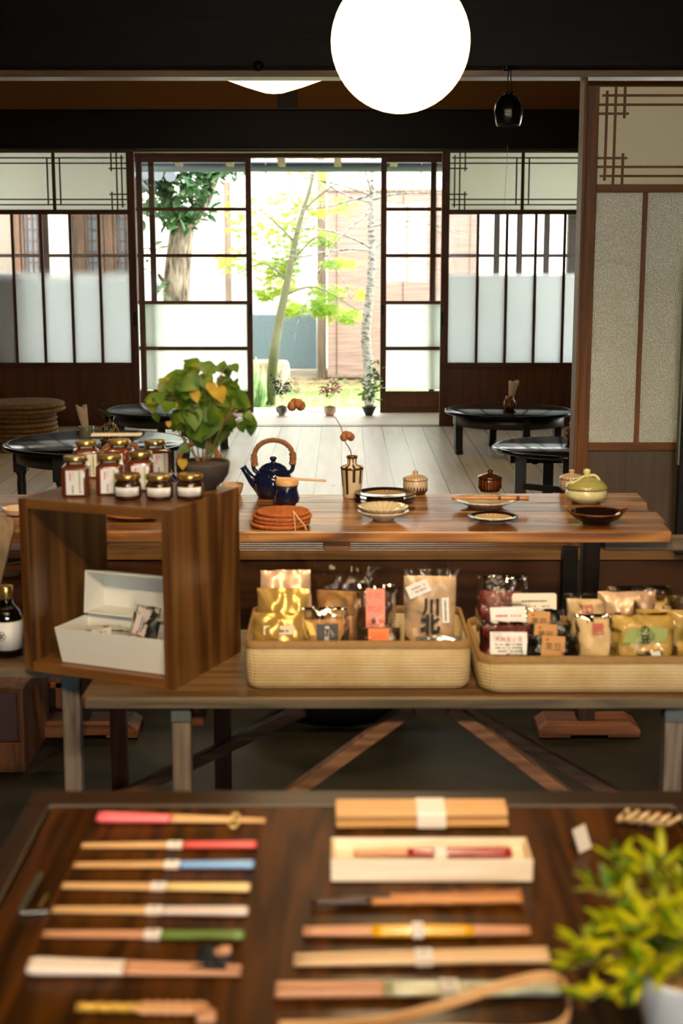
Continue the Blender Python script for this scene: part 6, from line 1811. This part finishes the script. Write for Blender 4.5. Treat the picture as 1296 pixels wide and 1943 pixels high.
# bamboo tongs, a looped strip
A = P(545, 1943, ZS)
loop = [P(530, 1958, ZS), P(700, 1955, ZS), P(830, 1938, ZS), P(950, 1918, ZS), P(1040, 1915, ZS), P(1075, 1940, ZS), P(1070, 1985, ZS), P(1000, 2000, ZS), P(850, 1985, ZS), P(700, 1985, ZS), P(560, 1990, ZS)]
hz = [.004, .006, .014, .026, .034, .032, .024, .02, .014, .008, .004]
pts = smooth_path([Vector((p.x, p.y, z_)) - Vector((A.x, A.y, 0)) for p, z_ in zip(loop, hz)], 8)
o = MB()
for i in range(len(pts) - 1):
    o.bar(pts[i], pts[i + 1] + (pts[i + 1] - pts[i]) * .08, .0022, .011, up=(0, 0, 1))
tag(o.build('bamboo_tongs', wood('tongs_bamboo', (206, 150, 92), (234, 184, 126), 'x', .35, 2, rings=.3), None, (A.x, A.y, ZS + .002)), 'bent bamboo tongs forming a loop at the bottom edge', 'tongs')
# bamboo ring coil at upper right
c = P(1228, 1572, ZS)
t = thing('coiled_root_ornament', 'pale coiled bamboo root ornament at the upper right of the table', 'ornament', c)
mb = MB(); pts = []
for i in range(110):
    a = i / 110 * 2 * math.pi * 5
    pts.append((-.034 + .066 * i / 110 + .009 * math.cos(a), .016 * math.sin(a) + .010 - .020 * i / 110, .014 + .0105 * math.cos(a + .8)))
mb.tube(pts, [.0026 + .0006 * math.sin(i * 1.3) for i in range(110)], 7)
mb.build('coil', plain('root_coil', (206, 176, 128), .5, noise=.4, ns=80), t)
# upright tag
c = P(1108, 1615, ZS)
tag(MB().box(-.010, .010, -.0005, .0005, 0, .032).build('paper_tag', plain('grey_tag', (196, 190, 178), .8), None, (c.x + .002, c.y, ZS + .001), (math.radians(-14), math.radians(-12), .5)), 'small grey white paper tag standing behind the yellow green plant', 'tag')

# ---- yellow green plant in a white pot
c = P(1304, 2016, ZS)
t = thing('leafy_plant', 'bright yellow green leafy plant in a white pot at the lower right', 'potted plant', (c.x, c.y, ZS))
M_wpot = plain('white_glaze_pot', (206, 210, 212), .18, coat=.3, noise=.03)
MB().lathe([(0, 0), (.030, 0), (.032, .004), (.040, .03), (.052, .075), (.058, .098), (.058, .102), (.054, .102), (.048, .08), (0, .07)], n=56).build('pot', M_wpot, t)
q = random.Random(31)
mb = MB(); mb.lathe([(0, .07), (.050, .078), (.053, .09), (.03, .094), (0, .096)], n=24); mb.build('soil', plain('pebble_soil', (186, 142, 88), .9, noise=.5, ns=120, bump=1), t)
for k in range(26):
    a, r_ = q.uniform(0, 6.28), q.uniform(0, .045)
mb = MB(); ml = MB(); ml2 = MB()
stems = []
tips = [(-.115, .0, .098), (-.105, -.01, .135), (-.09, .03, .185), (-.07, .04, .22), (-.05, .02, .235), (-.025, .03, .235), (0, .0, .24), (.03, .03, .23), (-.06, -.02, .17), (-.04, -.03, .20), (-.085, .0, .16), (-.075, -.03, .09), (-.10, -.02, .075), (-.02, -.04, .17), (.01, -.03, .21), (-.03, .0, .16), (.04, -.02, .19), (.06, .0, .22), (-.05, -.045, .12), (-.01, -.05, .13), (-.092, .01, .20), (-.06, .05, .19), (.02, .05, .19), (.07, .03, .16), (-.10, .02, .115)]
for (tx, ty_, tz) in tips:
    tz = .09 + (tz - .09) * (.74 if tz > .09 else 1)
    p0 = Vector((q.uniform(-.025, .02), q.uniform(-.02, .02), .09)); e = Vector((tx, ty_, tz))
    m_ = p0.lerp(e, .5) + Vector((0, 0, .018))
    pp = smooth_path([p0, m_, e], 6)
    mb.tube(pp, .0012, 5)
    for k in range(16):
        j = min(int(len(pp) * (.25 + .75 * k / 16)), len(pp) - 1)
        dd = (e - p0).normalized()
        v = Vector((q.uniform(-1, 1), q.uniform(-1, 1), q.uniform(-.6, .8)))
        l_ = q.uniform(.020, .036)
        (ml if q.random() < .76 else ml2).leaf(pp[j], dd * .7 + v, (q.uniform(-.3, .3), -.4, 1), l_, l_ * .26, 'lance', curl=.2)
mb.build('stem', plain('plant_stem', (120, 110, 50), .6), t)
ml.build('foliage', leafmat('lime_leaf', (150, 168, 12), (232, 224, 24), 22, .4, .5), t)
ml2.build('foliage', leafmat('green_needle_leaf', (50, 104, 18), (124, 160, 28), 22, .4, .45), t)
